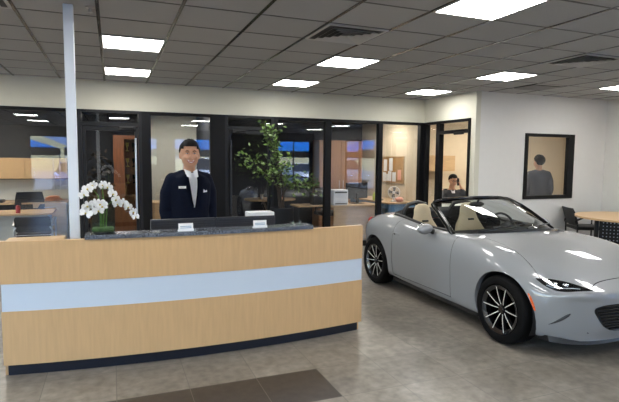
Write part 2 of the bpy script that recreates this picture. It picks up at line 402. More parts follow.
# ------------------------------------------------------------------ ceiling lights and vents
em = mat('light_diffuser', (1, .985, .95), .5, emit=PANEL); W['diff'] = em
def make_light():
    t = thing('ceiling_light', 'x', 'ceiling light', (0, 0, CZ))
    bm = B(); e = .305-.012; i = .28
    for p, q, r, s in ((-e, e, -e, -i), (-e, e, i, e), (-e, -i, -i, i), (i, e, -i, i)): box(bm, p, q, r, s, -.012, .0)
    link('frame', bm, 'vent', t)
    bm = B(); box(bm, -i, i, -i, i, -.009, -.003); link('diffuser', bm, 'diff', t)
    return t
names = {(0, 0): 'square ceiling light panel left of centre, nearer of the two right of the column', (0, 3): 'thinner looking ceiling light panel right of the column, near the cream wall',
 (4, 0): 'square ceiling light panel in the middle, just behind the large louvred vent', (4, 3): 'small looking ceiling light panel closest to the cream wall over the potted tree',
 (4, -4): 'large bright ceiling light panel cut by the top edge of the picture', (8, 0): 'square ceiling light panel over the convertible, above the corner of the white wall', (8, 3): 'farthest ceiling light panel at the inner corner above the glass office door',
 (12, 0): 'ceiling light panel at the right edge near the corner of the white wall'}
L0 = None
for i in (-8, -4, 0, 4, 8, 12):
    for j in (3, 0, -4, -8, -12):
        if (i == 12 and j == 3): continue
        lb = names.get((i, j)) or 'square ceiling light panel, %s row from the glass wall, %s column from the left' % ({3: 'first', 0: 'second', -4: 'third', -8: 'fourth', -12: 'fifth'}[j], {-8: 'first', -4: 'second', 0: 'third', 4: 'fourth', 8: 'fifth', 12: 'sixth'}[i])
        loc = (X0+(i+.5)*T, Y0+(j+.5)*T, CZ)
        if L0 is None: L0 = make_light(); o = L0; o.location = loc; o['label'] = lb; o['group'] = 'square ceiling light panels'
        else: o = dup(L0, loc, 0, lb, 'square ceiling light panels')
def make_vent(i, j, lb):
    t = thing('ceiling_vent', lb, 'air vent', (X0+(i+.5)*T, Y0+(j+.5)*T, CZ), 0, 'louvred ceiling vents')
    bm = B(); box(bm, -.28, .28, -.28, .28, -.008, -.002); link('backing', bm, 'ventdark', t)
    bm = B(); e, q = .293, .27
    for a, b, c, d in ((-e, e, -e, -q), (-e, e, q, e), (-e, -q, -q, q), (q, e, -q, q)): box(bm, a, b, c, d, -.014, 0)
    link('frame', bm, 'vent', t)
    for r in (.235, .18, .125, .07):
        bm = B(); z = -.022
        rings = []
        for (rr, zz) in ((r, -.030), (r-.003, -.030), (r-.036, -.010), (r-.033, -.010)):
            rings.append([(rr*a, rr*b, zz) for a, b in ((-1, -1), (1, -1), (1, 1), (-1, 1))])
        loft(bm, rings, cap=False); link('louvre', bm, 'vent', t)
    return t
make_vent(3, -2, 'dark square louvred ceiling vent in the middle of the ceiling beside a bright panel')
make_vent(8, -2, 'square louvred ceiling vent on the right above the convertible')
make_vent(-2, -2, 'louvred ceiling vent cut off at the top left corner')
bm = B(); box(bm, X0+10*T+.02, X0+11*T-.02, Y0+1*T+.1, Y0+2*T-.1, CZ-.012, CZ-.002)
tag(link('return_grille', bm, 'tee_thin'), 'flat dark grey ceiling grille near the top of the white wall', 'air vent')
bm = B(); lathe(bm, [(.035, 0), (.035, -.006), (.012, -.012), (.012, -.04), (.02, -.043), (.002, -.05)], (-.13, 4.35, CZ)); tag(link('sprinkler_head', bm, 'metal', None, True), 'small ceiling sprinkler head beside the top of the white column', 'sprinkler')

# ------------------------------------------------------------------ reception desk
DC = (.72, 4.05+9.2); DR = 9.2
def arc(x, r=DR): return DC[1]-math.sqrt(r*r-(x-DC[0])**2)
def curved(bm, xa, xb, z0, z1, t0, t1, n=36):
    """slab following the desk arc between offsets t0..t1 behind the face"""
    rings = []
    for k in range(n+1):
        x = xa+(xb-xa)*k/n; y = arc(x)
        rings.append([(x, y+t0, z0), (x, y+t1, z0), (x, y+t1, z1), (x, y+t0, z1)])
    loft(bm, rings)
XA, XB = -.785, 2.20
desk = thing('reception_desk', 'long curved maple reception desk with pale horizontal band and granite ledge', 'desk', (DC[0], 4.4, 0))
def dl(n, bm, m, par=None, sm=False):
    bmesh.ops.translate(bm, vec=(-DC[0], -4.4, 0), verts=bm.verts); return link(n, bm, m, par or desk, sm)
for k, (z0, z1) in enumerate(((.095, .505), (.712, 1.03))):
    bm = B(); e = [XA, -.02, .73, 1.47, XB]
    curved(bm, XA, XB, z0, z1, 0, .05)
    dl('front_panel', bm, 'wood')
bm = B(); curved(bm, XA+.004, XB-.004, .505, .712, .004, .05); dl('accent_band', bm, 'band')
bm = B(); curved(bm, XA+.02, XB-.02, 0, .095, .05, .12); dl('kick_base', bm, 'kick')
for xs in (XA, XB-.04): bm = B(); box(bm, xs, xs+.04, 4.23, 4.9, 0, .735); dl('end_panel', bm, 'wood')
for a, b in ((XA, cx-.038), (cx+.038, XB)): bm = B(); curved(bm, a, b, .735, .765, .05, .72); dl('worktop', bm, 'wood2')
bm = B(); curved(bm, -.205, 1.66, 1.03, 1.062, -.012, .17); dl('granite_top', bm, 'granite')
bm = B(); box(bm, XA+.03, -.36, 4.24, 4.42, 1.0, 1.022); dl('side_ledge', bm, 'wood2')
bm = B(); curved(bm, XA+.02, XB-.02, .1, .735, .055, .075); dl('back_panel', bm, 'wood2')

def monitor(x, lb):
    t = thing('computer_monitor', lb, 'monitor', (x, 4.53, .765), .0, 'monitors on the reception desk')
    bm = B(); box(bm, -.285, .285, 0, .028, .02, .345, .008); link('back_shell', bm, 'darkgrey', t)
    bm = B(); box(bm, -.28, .28, -.006, 0, .21, .33); box(bm, -.27, .27, -.009, -.006, .30, .306); box(bm, -.27, .27, -.009, -.006, .28, .286); link('rear_cover', bm, 'darkgrey', t)
    bm = B(); box(bm, -.275, .275, .028, .030, .03, .335); link('screen', bm, 'blackg', t)
    bm = B(); box(bm, -.1, .1, -.06, .12, 0, .012, .004); box(bm, -.03, .03, -.03, -.008, .012, .2); link('stand', bm, 'blackp', t)
monitor(.585, 'back of the dark monitor in front of the standing greeter, left of the two'); monitor(1.16, 'back of the dark monitor right of the greeter, right of the two')
def holder(x, lb):
    y = arc(x)+.04; t = thing('card_holder', lb, 'card holder', (x, y, 1.062), 0, 'card holders on the granite ledge')
    bm = B(); box(bm, -.062, .062, -.012, .03, 0, .005); box(bm, -.062, .062, -.012, -.009, .005, .02); link('tray', bm, 'whitep', t)
    bm = B(); box(bm, -.058, .058, -.005, -.001, .005, .062, 0, Matrix.Rotation(-.15, 4, 'X')); o = link('card', bm, 'paper', t)
    bm = B()
    for z in (.022, .034): box(bm, -.045, .045, -.0062, -.005, z, z+.005, 0, Matrix.Rotation(-.15, 4, 'X'))
    link('print_line', bm, 'bluep', t)
holder(.545, 'white card holder on the granite ledge in front of the left monitor'); holder(1.17, 'white card holder on the granite ledge in front of the right monitor')
bm = B(); box(bm, -.13, .13, -.08, .08, 0, .36, .006)
tag(link('paper_tray', bm, 'whitep', None, False, (1.36, 4.78, .765)), 'white paper tray standing just behind the right monitor', 'tray')
for k, (x, y) in enumerate(((1.49, .055), (1.56, .06))):
    bm = B(); lathe(bm, [(.004, 0), (.018, 0), (.02, .03), (.017, .03), (.015, .004), (.001, .004)], (x, arc(x)+y+.03, 1.062), 16, cap=False)
    tag(link('glass_tealight', bm, 'vase', None, True), '%s of the two small clear glass cups at the right end of the granite' % ('left' if k == 0 else 'right'), 'cup', 'glass cups on the ledge')

# vase with orchids
vx, vy = -.075, arc(-.075)+.085
vase = thing('glass_vase', 'clear square glass vase holding white orchids on the left end of the granite ledge', 'vase', (vx, vy, 1.062))
bm = B(); a, b = .088, .080
rings = [[(q*sx, q*sy*.8, z) for sx, sy in ((-1, -1), (1, -1), (1, 1), (-1, 1))] for q, z in ((a, 0), (a, .20), (b, .20), (b, .012))]
R = loft(bm, rings, cap=True); link('glass_body', bm, 'vase', vase)
orc = thing('orchid_arrangement', 'white orchids on arching stems standing in the clear glass vase', 'flowers', (vx, vy, 1.078))
bm = B(); box(bm, -.078, .078, -.06, .06, 0, .03, .01); link('moss_bed', bm, 'moss', orc)
def flower_bm(s):
    bm = B()
    for k, (a, l, w) in enumerate(((90, 1, .55), (210, .95, .5), (330, .95, .5), (20, 1.05, .95), (160, 1.05, .95))):
        a = math.radians(a); d = Vector((math.cos(a), 0, math.sin(a))); e = Vector((-math.sin(a), 0, math.cos(a)))
        P = [(0, 0), (.35, .42), (.7, .5), (.95, .3), (1.0, 0)]
        vs = [bm.verts.new(d*q*l*s + Vector((0, -1, 0))*(math.sin(q*2.4)*.22*s) + e*r*w*s) for q, r in P[:-1]+[P[-1]]]
        ws = [bm.verts.new(d*q*l*s + Vector((0, -1, 0))*(math.sin(q*2.4)*.22*s) - e*r*w*s) for q, r in P[1:-1]]
        mid = [vs[0]]+[bm.verts.new(d*q*l*s + Vector((0, -1, 0))*(math.sin(q*2.4)*.30*s)) for q, r in P[1:-1]]+[vs[-1]]
        L = vs; Rr = [vs[0]]+ws+[vs[-1]]
        for i in range(4):
            for A, Bb in ((L, mid), (mid, Rr)):
                q4 = [A[i], A[i+1], Bb[i+1], Bb[i]]; q4 = [v for n_, v in enumerate(q4) if v not in q4[:n_]]
                if len(q4) > 2: bm.faces.new(q4)
    bmesh.ops.solidify(bm, geom=bm.faces[:], thickness=.0015)
    return bm
stems = [[(-.02, 0, .02), (-.02, -.01, .17), (-.03, -.02, .28), (-.08, -.03, .345), (-.13, -.04, .27)],
         [(.0, 0, .02), (.01, 0, .2), (.0, -.02, .36), (.05, -.02, .37), (.08, -.04, .27)],
         [(.02, 0, .02), (.03, -.01, .2), (.08, -.03, .245), (.16, -.04, .22), (.24, -.05, .13)],
         [(-.01, 0, .02), (-.01, -.02, .15), (-.05, -.04, .22), (-.11, -.06, .16)]]
for s in stems:
    bm = B(); tube(bm, s, [.004, .004, .0035, .003, .002][:len(s)], 6); link('stem', bm, 'stemg', orc, True)
fl = None
fp = [(-.13, -.05, .29, .036), (-.10, -.05, .33, .038), (-.06, -.04, .355, .036), (.01, -.04, .36, .034), (.045, -.05, .345, .036), (.07, -.06, .29, .038), (.09, -.07, .25, .036),
      (-.115, -.08, .15, .044), (-.10, -.07, .20, .042), (-.02, -.07, .22, .040), (-.03, -.08, .17, .040), (.005, -.08, .195, .042), (-.05, -.06, .225, .034),
      (.11, -.07, .215, .036), (.15, -.07, .225, .036), (.18, -.07, .19, .034), (.215, -.07, .15, .034), (.235, -.07, .11, .028)]
F0 = {}
for k, (x, y, z, s) in enumerate(fp):
    if fl is None:
        fl = link('flower', flower_bm(1), 'petal', orc, True); bm = B(); ell(bm, (0, -.3, -.05), (.16, .2, .14), None, 8, 6); c = link('flower_centre', bm, 'yellow', fl, True); o = fl
    else:
        o = fl.copy(); C.objects.link(o); o.parent = orc; c2 = c.copy(); C.objects.link(c2); c2.parent = o
    o.location = (x, y, z); o.scale = (s*1.12,)*3; o.rotation_euler = (random.uniform(-.4, .4), random.uniform(-.5, .5), random.uniform(-.7, .7))

# ------------------------------------------------------------------ people
def limb(bm, pts, rad, seg=12, flat=1):
    """tapered rounded limb through pts; overlapping pieces are later fused into one surface"""
    P = [Vector(p) for p in pts]; path = [P[0]]; rr = [rad[0]]
    for i in range(len(P)-1):
        for f in (.25, .5, .75, 1): path.append(P[i].lerp(P[i+1], f)); rr.append(rad[i]*(1-f)+rad[i+1]*f)
    tube(bm, path, rr, seg, flat)
    for p, r in zip(P, rad): bmesh.ops.create_icosphere(bm, subdivisions=2, radius=r*1.0, matrix=Matrix.Translation(p))
def blob_loft(bm, secs, seg=20):
    """secs: (cx, cy, cz, rx, ry, squareness)"""
    loft(bm, [[(x+rx*abs(math.cos(a))**e*(1 if math.cos(a) > 0 else -1), y+ry*abs(math.sin(a))**e*(1 if math.sin(a) > 0 else -1), z) for a in [2*PI*k/seg for k in range(seg)]] for x, y, z, rx, ry, e in secs])
def fuse(name, bm, m, parent, voxel, smooth=6):
    o = link(name, bm, m, None, True)
    bake(o, [('REMESH', {'mode': 'VOXEL', 'voxel_size': voxel, 'use_smooth_shade': True}), ('SMOOTH', {'factor': .5, 'iterations': smooth})])
    if not o.data.materials: o.data.materials.append(W[m])
    o.data.polygons.foreach_set('use_smooth', [True]*len(o.data.polygons))
    if parent: o.parent = parent
    return o
def hand(bm, wrist, d, n, side, curl=.5, sc=1.0):
    """palm, four bent fingers and a thumb; d points along the hand, n out of its back"""
    d = Vector(d).normalized(); n = Vector(n); n = (n-n.dot(d)*d).normalized(); s = d.cross(n)*side; w = Vector(wrist)
    q = lambda a, b, c: w + d*a*sc + s*b*sc + n*c*sc
    for k in range(4):
        b = .030-.020*k; L = (.070, .078, .072, .058)[k]*sc
        limb(bm, [q(.0, b*.6, 0), q(.085, b, 0)], [.017*sc, .0125*sc], 8)
        p = q(.085, b, 0); dd = d.copy(); pts = [p]
        for j, f in enumerate((.45, .32, .23)):
            a = curl*(.6+.45*j); dd = (d*math.cos(a) - n*math.sin(a)); p = p+dd*L*f; pts.append(p)
        limb(bm, pts, [.0095*sc, .009*sc, .0082*sc, .007*sc], 8)
    limb(bm, [q(.015, .022, -.004), q(.045, .050, -.012), q(.072, .062, -.022), q(.092, .064, -.032)], [.015*sc, .0115*sc, .010*sc, .008*sc], 8)
def head_parts(hc, R, sc, skin_bm):
    """head built around its centre hc; R turns it (face looks along -Y before turning)"""
    T_ = lambda p: hc + R@(Vector(p)*sc)
    def e(c, r, rot=None):
        r = (r[0]*1.07, r[1], r[2]); c = (c[0]*1.05, c[1], c[2])
        ro = R.to_euler() if rot is None else (R@rot.to_matrix()).to_euler(); ell(skin_bm, T_(c), tuple(q*sc for q in r), ro, 20, 14)
    e((0, .012, .028), (.077, .094, .090)); e((0, -.020, -.035), (.066, .066, .075)); e((0, -.045, -.085), (.034, .032, .028)); e((0, -.03, -.065), (.052, .045, .045))
    e((0, -.078, .038), (.048, .018, .020))
    e((0, -.092, -.018), (.012, .018, .020)); e((0, -.088, .005), (.009, .014, .028)); e((0, -.083, -.058), (.026, .012, .012))
    for sx in (-1, 1):
        e((sx*.076, .012, -.008), (.010, .019, .032)); e((sx*.036, -.066, -.022), (.022, .020, .020)); e((sx*.014, -.085, -.026), (.008, .010, .009))
def face(parent, hc, R, sc, smile, hairm='hair'):
    T_ = lambda p: hc + R@(Vector(p)*sc)
    for sx in (-1, 1):
        bm = B(); ell(bm, T_((sx*.031, -.0835, .010)), (.011*sc, .006*sc, .0036*sc), R.to_euler()); ey = link('eye', bm, 'whitep', parent, True)
        bm = B(); ell(bm, T_((sx*.031, -.0885, .0095)), (.0055*sc, .0025*sc, .0038*sc), R.to_euler()); link('iris', bm, 'blackg', ey, True)
        bm = B(); tube(bm, [T_((sx*x, y, z)) for x, y, z in ((.015, -.0945, .030), (.030, -.0935, .0345), (.047, -.083, .029))], [.0028*sc, .0036*sc, .002*sc], 6, .6); link('eyebrow', bm, hairm, parent, True)
        bm = B(); tube(bm, [T_((sx*x, y, z)) for x, y, z in ((.019, -.0885, .0125), (.031, -.091, .0165), (.043, -.0825, .012))], .0016*sc, 6); link('upper_eyelid', bm, hairm, parent, True)
    up_ = .010 if smile else .001
    bm = B()
    for z0, zc, r in ((0, -.002, .003), (0, -.013 if smile else -.006, .0036)):
        tube(bm, [T_((x, -.0955+.16*abs(x)+6*x*x*.5, -.058+zc*(1-(x/.034)**2)+up_*(x/.034)**2)) for x in (-.034, -.024, -.012, 0, .012, .024, .034)], [r*.5*sc, r*.8*sc, r*sc, r*sc, r*sc, r*.8*sc, r*.5*sc], 6)
    mo = link('lips', bm, 'lips', parent, True)
    if smile:
        bm = B(); tube(bm, [T_((x, -.0935+.16*abs(x)+3*x*x, -.058-.0072*(1-(x/.024)**2)+up_*(x/.024)**2)) for x in (-.027, -.014, 0, .014, .027)], [.001*sc, .0052*sc, .0062*sc, .0052*sc, .001*sc], 8, .8); link('teeth', bm, 'whitep', mo, True)
def hair_cap(parent, hc, R, sc, style=0):
    T_ = lambda p: hc + R@(Vector(p)*sc); bm = B()
    bmesh.ops.create_uvsphere(bm, u_segments=32, v_segments=20, radius=1)
    for v in bm.verts:
        x, y, z = v.co; v.co = Vector((x*(.090-.003*max(0, z)), .014+y*.102, .036+z*.100+(.008 if y < -.2 and z > .3 else 0)))
    rim = lambda y: .068 if y < -.055 else (.068-.9*(y+.055) if y < .02 else (0 if y < .035 else -.055))
    bmesh.ops.delete(bm, geom=[f for f in bm.faces if f.calc_center_median().z < rim(f.calc_center_median().y)], context='FACES')
    bmesh.ops.solidify(bm, geom=bm.faces[:], thickness=.008)
    for v in bm.verts:
        n = math.sin(v.co.x*180)*math.cos(v.co.y*150)*.0022; v.co += v.co.normalized()*n
        v.co = T_(v.co)
    return link('hair', bm, 'hair', parent, True)

def standing_man(label, loc, rz, sc, suit, voxel, head_yaw=0, smile=False, tie=None, vshirt=True, h_lean=0, group=None):
    """origin at the floor between the feet, facing -Y"""
    p = thing('person', label, 'person', loc, rz, group)
    SH = 1.47*sc; k = sc
    skin = B()
    # one continuous body: torso, neck, legs, arms, hands, head
    blob_loft(skin, [(0, 0, .86*k, .13*k, .09*k, 1), (0, 0, 1.0*k, .145*k, .095*k, 1), (0, 0, 1.2*k, .16*k, .10*k, 1), (0, 0, 1.36*k, .17*k, .10*k, 1), (0, .005, 1.47*k, .09*k, .07*k, 1)])
    limb(skin, [(0, .01, 1.42*k), (0, -.002, 1.60*k)], [.062*k, .055*k])
    for sx in (-1, 1):
        limb(skin, [(sx*.09*k, 0, .90*k), (sx*.10*k, -.01, .50*k), (sx*.11*k, .02, .09*k)], [.075*k, .052*k, .036*k])
        limb(skin, [(sx*.11*k, .03, .04*k), (sx*.13*k, -.13, .03*k)], [.036*k, .03*k])
        limb(skin, [(sx*.17*k, .01, 1.42*k), (sx*.228*k, .03, 1.14*k), (sx*.222*k, -.06, .90*k)], [.045*k, .038*k, .026*k])
        hand(skin, (sx*.222*k, -.065, .885*k), (0, -.15, -1), (sx, 0, 0), sx, .45, k)
    hs_ = 1.12*k; hc = Vector((0, -.012*k+h_lean, 1.665*k)); R = Euler((0, 0, head_yaw)).to_matrix()
    head_parts(hc, R, hs_, skin)
    body = fuse('body', skin, 'skin', p, voxel)
    face(p, hc, R, hs_, smile); hair_cap(p, hc, R, hs_)
    # jacket
    j = B()
    blob_loft(j, [(0, .0, .78*k, .205*k, .135*k, .85), (0, 0, .95*k, .195*k, .130*k, .85), (0, 0, 1.10*k, .185*k, .125*k, .85), (0, 0, 1.25*k, .200*k, .130*k, .85), (0, .005, 1.38*k, .215*k, .125*k, .8), (0, .01, 1.445*k, .190*k, .105*k, .8), (0, .012, 1.485*k, .105*k, .08*k, .9), (0, .014, 1.50*k, .07*k, .065*k, 1)])
    for sx in (-1, 1):
        limb(j, [(sx*.170*k, .01, 1.430*k), (sx*.218*k, .02, 1.30*k), (sx*.234*k, .035, 1.12*k), (sx*.222*k, -.05, .895*k)], [.066*k, .066*k, .058*k, .044*k], 14)
        limb(j, [(sx*.06*k, .015, 1.49*k), (sx*.175*k, .01, 1.43*k)], [.035*k, .055*k], 12)
    jk = fuse('jacket', j, suit, p, voxel*1.1, 5)
    # trousers, shoes
    t = B()
    blob_loft(t, [(0, 0, .80*k, .165*k, .11*k, 1), (0, 0, .92*k, .165*k, .11*k, 1), (0, 0, 1.0*k, .155*k, .11*k, 1)])
    for sx in (-1, 1): limb(t, [(sx*.085*k, 0, .86*k), (sx*.10*k, -.005, .5*k), (sx*.11*k, .015, .11*k)], [.095*k, .075*k, .062*k], 14)
    fuse('trousers', t, suit, p, voxel*1.2)
    for sx in (-1, 1):
        bm = B(); blob_loft(bm, [(sx*.12*k, -.03, .0, .045*k, .145*k, .9), (sx*.12*k, -.03, .02, .048*k, .15*k, .9), (sx*.12*k, -.01, .06, .042*k, .12*k, 1), (sx*.115*k, .03, .10, .036*k, .06*k, 1)]); link('shoe', bm, 'blackg', p, True)
    if vshirt:
        # shirt front lying on the chest inside the jacket opening
        def chest(x, z):
            h = BVH.ray_cast(Vector((x, -1, z)), Vector((0, 1, 0)))[0]; return h.y if h else -.1
        BVH = BVHTree.FromPolygons([v.co for v in jk.data.vertices], [tuple(q.vertices) for q in jk.data.polygons])
        def sheet(name, rows, m, par, off, th=.006):
            bm = B(); V = []
            for z, xa, xb in rows:
                V.append([bm.verts.new((xa+(xb-xa)*u/6, chest(xa+(xb-xa)*u/6, z)-off, z)) for u in range(7)])
            for a, b in zip(V, V[1:]):
                for i in range(6): bm.faces.new((a[i], a[i+1], b[i+1], b[i]))
            bmesh.ops.solidify(bm, geom=bm.faces[:], thickness=th); return link(name, bm, m, par, True)
        sh = sheet('shirt', [(z*k, -w_*k, w_*k) for z, w_ in ((1.492, .030), (1.478, .034), (1.45, .040), (1.42, .040), (1.36, .034), (1.28, .024), (1.20, .012), (1.16, .004))], 'shirt', p, .004)
        for sx in (-1, 1):
            bm = B(); loft(bm, [[(sx*.012*k, -.078*k+.0, 1.490*k), (sx*.060*k, -.060*k, 1.500*k), (sx*.055*k, -.098*k, 1.455*k), (sx*.022*k, -.112*k, 1.440*k)], [(sx*.012*k, -.070*k, 1.505*k), (sx*.066*k, -.035*k, 1.528*k), (sx*.058*k, -.08*k, 1.46*k), (sx*.022*k, -.10*k, 1.445*k)]]); link('shirt_collar', bm, 'shirt', p, True)
            rows = [(1.485, .038, .080), (1.45, .042, .094), (1.42, .042, .108), (1.40, .040, .078), (1.33, .038, .070), (1.25, .024, .050), (1.17, .004, .022)]
            sheet('lapel', [(z*k, sx*a*k, sx*b*k) for z, a, b in rows], suit, jk, .008, .007)
        bm = B()
        for z in (1.43, 1.36, 1.29, 1.22):
            ell(bm, (0, chest(0, z*k)-.009, z*k), (.005, .003, .005), None, 8, 6)
            link('shirt_button', bm, 'paper', sh, True); bm = B()
        bm.free()
    return p, jk
def chest_of(jk):
    bv = BVHTree.FromPolygons([v.co for v in jk.data.vertices], [tuple(q.vertices) for q in jk.data.polygons])
    return lambda x, z: bv.ray_cast(Vector((x, -1, z)), Vector((0, 1, 0)))[0].y
gr_, jk = standing_man('smiling dark haired man in navy suit and white shirt standing behind the reception desk', (.71, 5.02, 0), .20, 1.01, 'suit', .0085, head_yaw=-.22, smile=True)
cy_ = chest_of(jk)
bm = B(); box(bm, -.035, .035, -.004, 0, -.011, .011, .002); o = link('name_tag', bm, 'paper', gr_); o.location = (-.115, cy_(-.115, 1.37)-.012, 1.37); o.rotation_euler = (-.1, 0, -.25)
bm = B(); box(bm, -.02, .02, -.0015, 0, -.001, .001); q = link('tag_line', bm, 'darkgrey', o); q.location = (0, -.0042, 0)
bm = B(); prism(bm, [(-.022, 0), (.022, .004), (.018, .022), (.002, .012), (-.016, .030)], 0, .005, Matrix.Rotation(PI/2, 4, 'X')); o = link('pocket_square', bm, 'shirt', gr_); o.location = (.115, cy_(.115, 1.325)-.004, 1.315); o.rotation_euler = (0, 0, .3)
standing_man('man in a dark grey suit seen from behind through the black framed window', (7.74, 7.40, 0), PI-.45, .975, 'suit3', .014, head_yaw=.35, vshirt=False)

def seated_man(label, loc, rz):
    p = thing('person', label, 'person', loc, rz); b = B()
    blob_loft(b, [(0, .02, .42, .15, .12, 1), (0, .02, .6, .16, .11, 1), (0, .0, .85, .17, .10, 1), (0, -.03, 1.0, .09, .07, 1)])
    limb(b, [(0, -.02, .98), (0, -.06, 1.10)], [.06, .055])
    for sx in (-1, 1):
        limb(b, [(sx*.09, .0, .50), (sx*.13, -.42, .52), (sx*.13, -.40, .08)], [.08, .06, .038]); limb(b, [(sx*.13, -.40, .04), (sx*.14, -.56, .03)], [.036, .03])
    # left hand holds the phone at the ear, right hand on the desk
    limb(b, [(.18, .0, .95), (.33, -.13, .80), (.165, -.085, 1.04)], [.05, .04, .028]); hand(b, (.165, -.085, 1.04), (-.28, .10, 1), (.9, -.4, 0), 1, .7, .95)
    limb(b, [(-.18, .0, .95), (-.26, -.20, .78), (-.10, -.40, .80)], [.05, .04, .028]); hand(b, (-.10, -.40, .80), (.7, -.7, -.05), (0, 0, 1), 1, .5, .95)
    hc = Vector((0, -.085, 1.175)); R = Euler((.22, 0, .1)).to_matrix(); head_parts(hc, R, 1, b)
    fuse('body', b, 'skin', p, .011); face(p, hc, R, 1, False)
    bm = B(); T_ = lambda q: hc+R@Vector(q)
    for sx in (-1, 1):
        a = [T_((sx*x, y, z)) for x, y, z in ((.010, -.100, .012), (.02, -.102, .024), (.045, -.092, .022), (.050, -.088, .005), (.03, -.100, -.006), (.012, -.101, .0), (.010, -.100, .012))]; tube(bm, a, .0022, 6); tube(bm, [T_((sx*.050, -.088, .016)), T_((sx*.079, .0, .012))], .002, 6)
    tube(bm, [T_((-.01, -.101, .014)), T_((.01, -.101, .014))], .002, 6); link('eyeglasses', bm, 'blackp', p, True)
    h = hair_cap(p, hc, R, 1)
    j = B(); blob_loft(j, [(0, .02, .42, .19, .15, .9), (0, .02, .6, .19, .14, .9), (0, .0, .82, .21, .13, .85), (0, -.01, .93, .19, .11, .85), (0, -.025, .99, .09, .075, .9)])
    limb(j, [(.17, .0, .93), (.34, -.12, .79), (.19, -.085, .99)], [.068, .056, .042], 12); limb(j, [(-.17, .0, .93), (-.27, -.19, .79), (-.14, -.36, .81)], [.068, .056, .042], 12)
    fuse('jacket', j, 'suit3', p, .013)
    t = B(); blob_loft(t, [(0, .02, .42, .17, .13, 1), (0, .02, .56, .165, .125, 1)])
    for sx in (-1, 1): limb(t, [(sx*.09, .0, .50), (sx*.13, -.42, .52), (sx*.13, -.40, .11)], [.10, .08, .058], 12)
    fuse('trousers', t, 'suit3', p, .013)
    for sx in (-1, 1):
        bm = B(); blob_loft(bm, [(sx*.135, -.47, .0, .045, .145, .9), (sx*.135, -.47, .02, .048, .15, .9), (sx*.135, -.45, .07, .04, .11, 1)]); link('shoe', bm, 'blackg', p, True)
    bm = B(); loft(bm, [[(-.03, -.142, .92), (.03, -.142, .92), (.045, -.09, .99), (-.045, -.09, .99)], [(-.03, -.13, .92), (.03, -.13, .92), (.045, -.08, 1.0), (-.045, -.08, 1.0)]]); link('shirt', bm, 'shirt', p, True)
    return p
sm = seated_man('man in grey suit and glasses seated beyond the open door, phone at his ear', (6.72, 8.75, .0), -.30)
sm.scale = (1.035,)*3
bm = B(); box(bm, -.022, .022, -.011, .011, -.08, .08, .006); o = tag(link('handset', bm, 'blackp'), 'black telephone handset held at the ear by the seated man', 'telephone'); 
o.location = Vector((6.72, 8.75, 0)) + Matrix.Rotation(-.30, 3, 'Z')@Vector((.112, -.09, 1.19)); o.rotation_euler = (.2, -.15, -.2)

# ------------------------------------------------------------------ convertible (s = distance back from the nose, t = across)
CX, CY, CL = 4.07, 4.665, 1.96
car = thing('convertible_car', 'grey two-seat convertible sports car with its black soft top folded down and tan seats', 'car', (CX, CY, 0))
def lerp(K, s):
    if s <= K[0][0]: return K[0][1:]
    for a, b in zip(K, K[1:]):
        if s <= b[0]:
            f = (s-a[0])/(b[0]-a[0]); return tuple(p+(q-p)*f for p, q in zip(a[1:], b[1:]))
    return K[-1][1:]
#       s    tb   zb    tw   zw    tc   zc    ti   zi    z0
KN = [(0.0, .60, .19, .735, .46, .600, .585, .42, .605, .620),
      (.12, .68, .17, .80, .49, .640, .632, .44, .652, .670),
      (.30, .77, .16, .850, .53, .665, .705, .46, .716, .732),
      (.55, .82, .16, .862, .59, .675, .785, .48, .780, .797),
      (.76, .83, .16, .868, .63, .680, .834, .50, .820, .840),
      (1.0, .81, .16, .858, .64, .685, .860, .52, .852, .880),
      (1.3, .79, .15, .838, .62, .690, .880, .55, .880, .925),
      (1.6, .785, .15, .832, .60, .715, .872, .60, .885, .935),
      (2.0, .79, .15, .836, .61, .735, .868, .62, .885, .935),
      (2.4, .80, .16, .850, .65, .730, .892, .60, .905, .935),
      (2.75, .815, .18, .866, .69, .705, .925, .56, .948, .955),
      (3.07, .825, .20, .870, .70, .680, .935, .52, .945, .945),
      (3.4, .80, .22, .850, .68, .650, .895, .48, .915, .915),
      (3.68, .74, .25, .790, .64, .610, .835, .44, .865, .875),
      (3.86, .66, .28, .710, .62, .560, .79, .40, .825, .835)]
def FB(s): return .38*max(0, 1-s/1.15)**1.5
FE = 5.2
def RB(s): return .34*max(0, (s-2.95)/.91)**1.5
def ring(s):
    tb, zb, tw, zw, tc, zc, ti, zi, z0 = lerp(KN, s)
    pr = [(tb-.10, zb-.01), (tb, zb), (tb+(tw-tb)*.62, zb+(zw-zb)*.28), (tw-.006, zb+(zw-zb)*.66), (tw, zw), (tw-.018, zw+(zc-zw)*.52), (tc+(tw-tc)*.52, zc-.038), (tc, zc), (ti, zi), (ti*.5, z0*.72+zi*.28), (0, z0)]
    out = []
    for t, z in pr:
        e = 0
        if s < .3: e = (1-s/.3)*(max(0, .50-z)**2*1.1 + max(0, z-.56)*.5)
        if s > 3.5: e = -(s-3.5)/.36*(abs(z-.72)**2*.7)
        out.append((t, s + FB(s)*(t/.8)**FE - RB(s)*(t/.8)**2.4 + e, z))
    return out
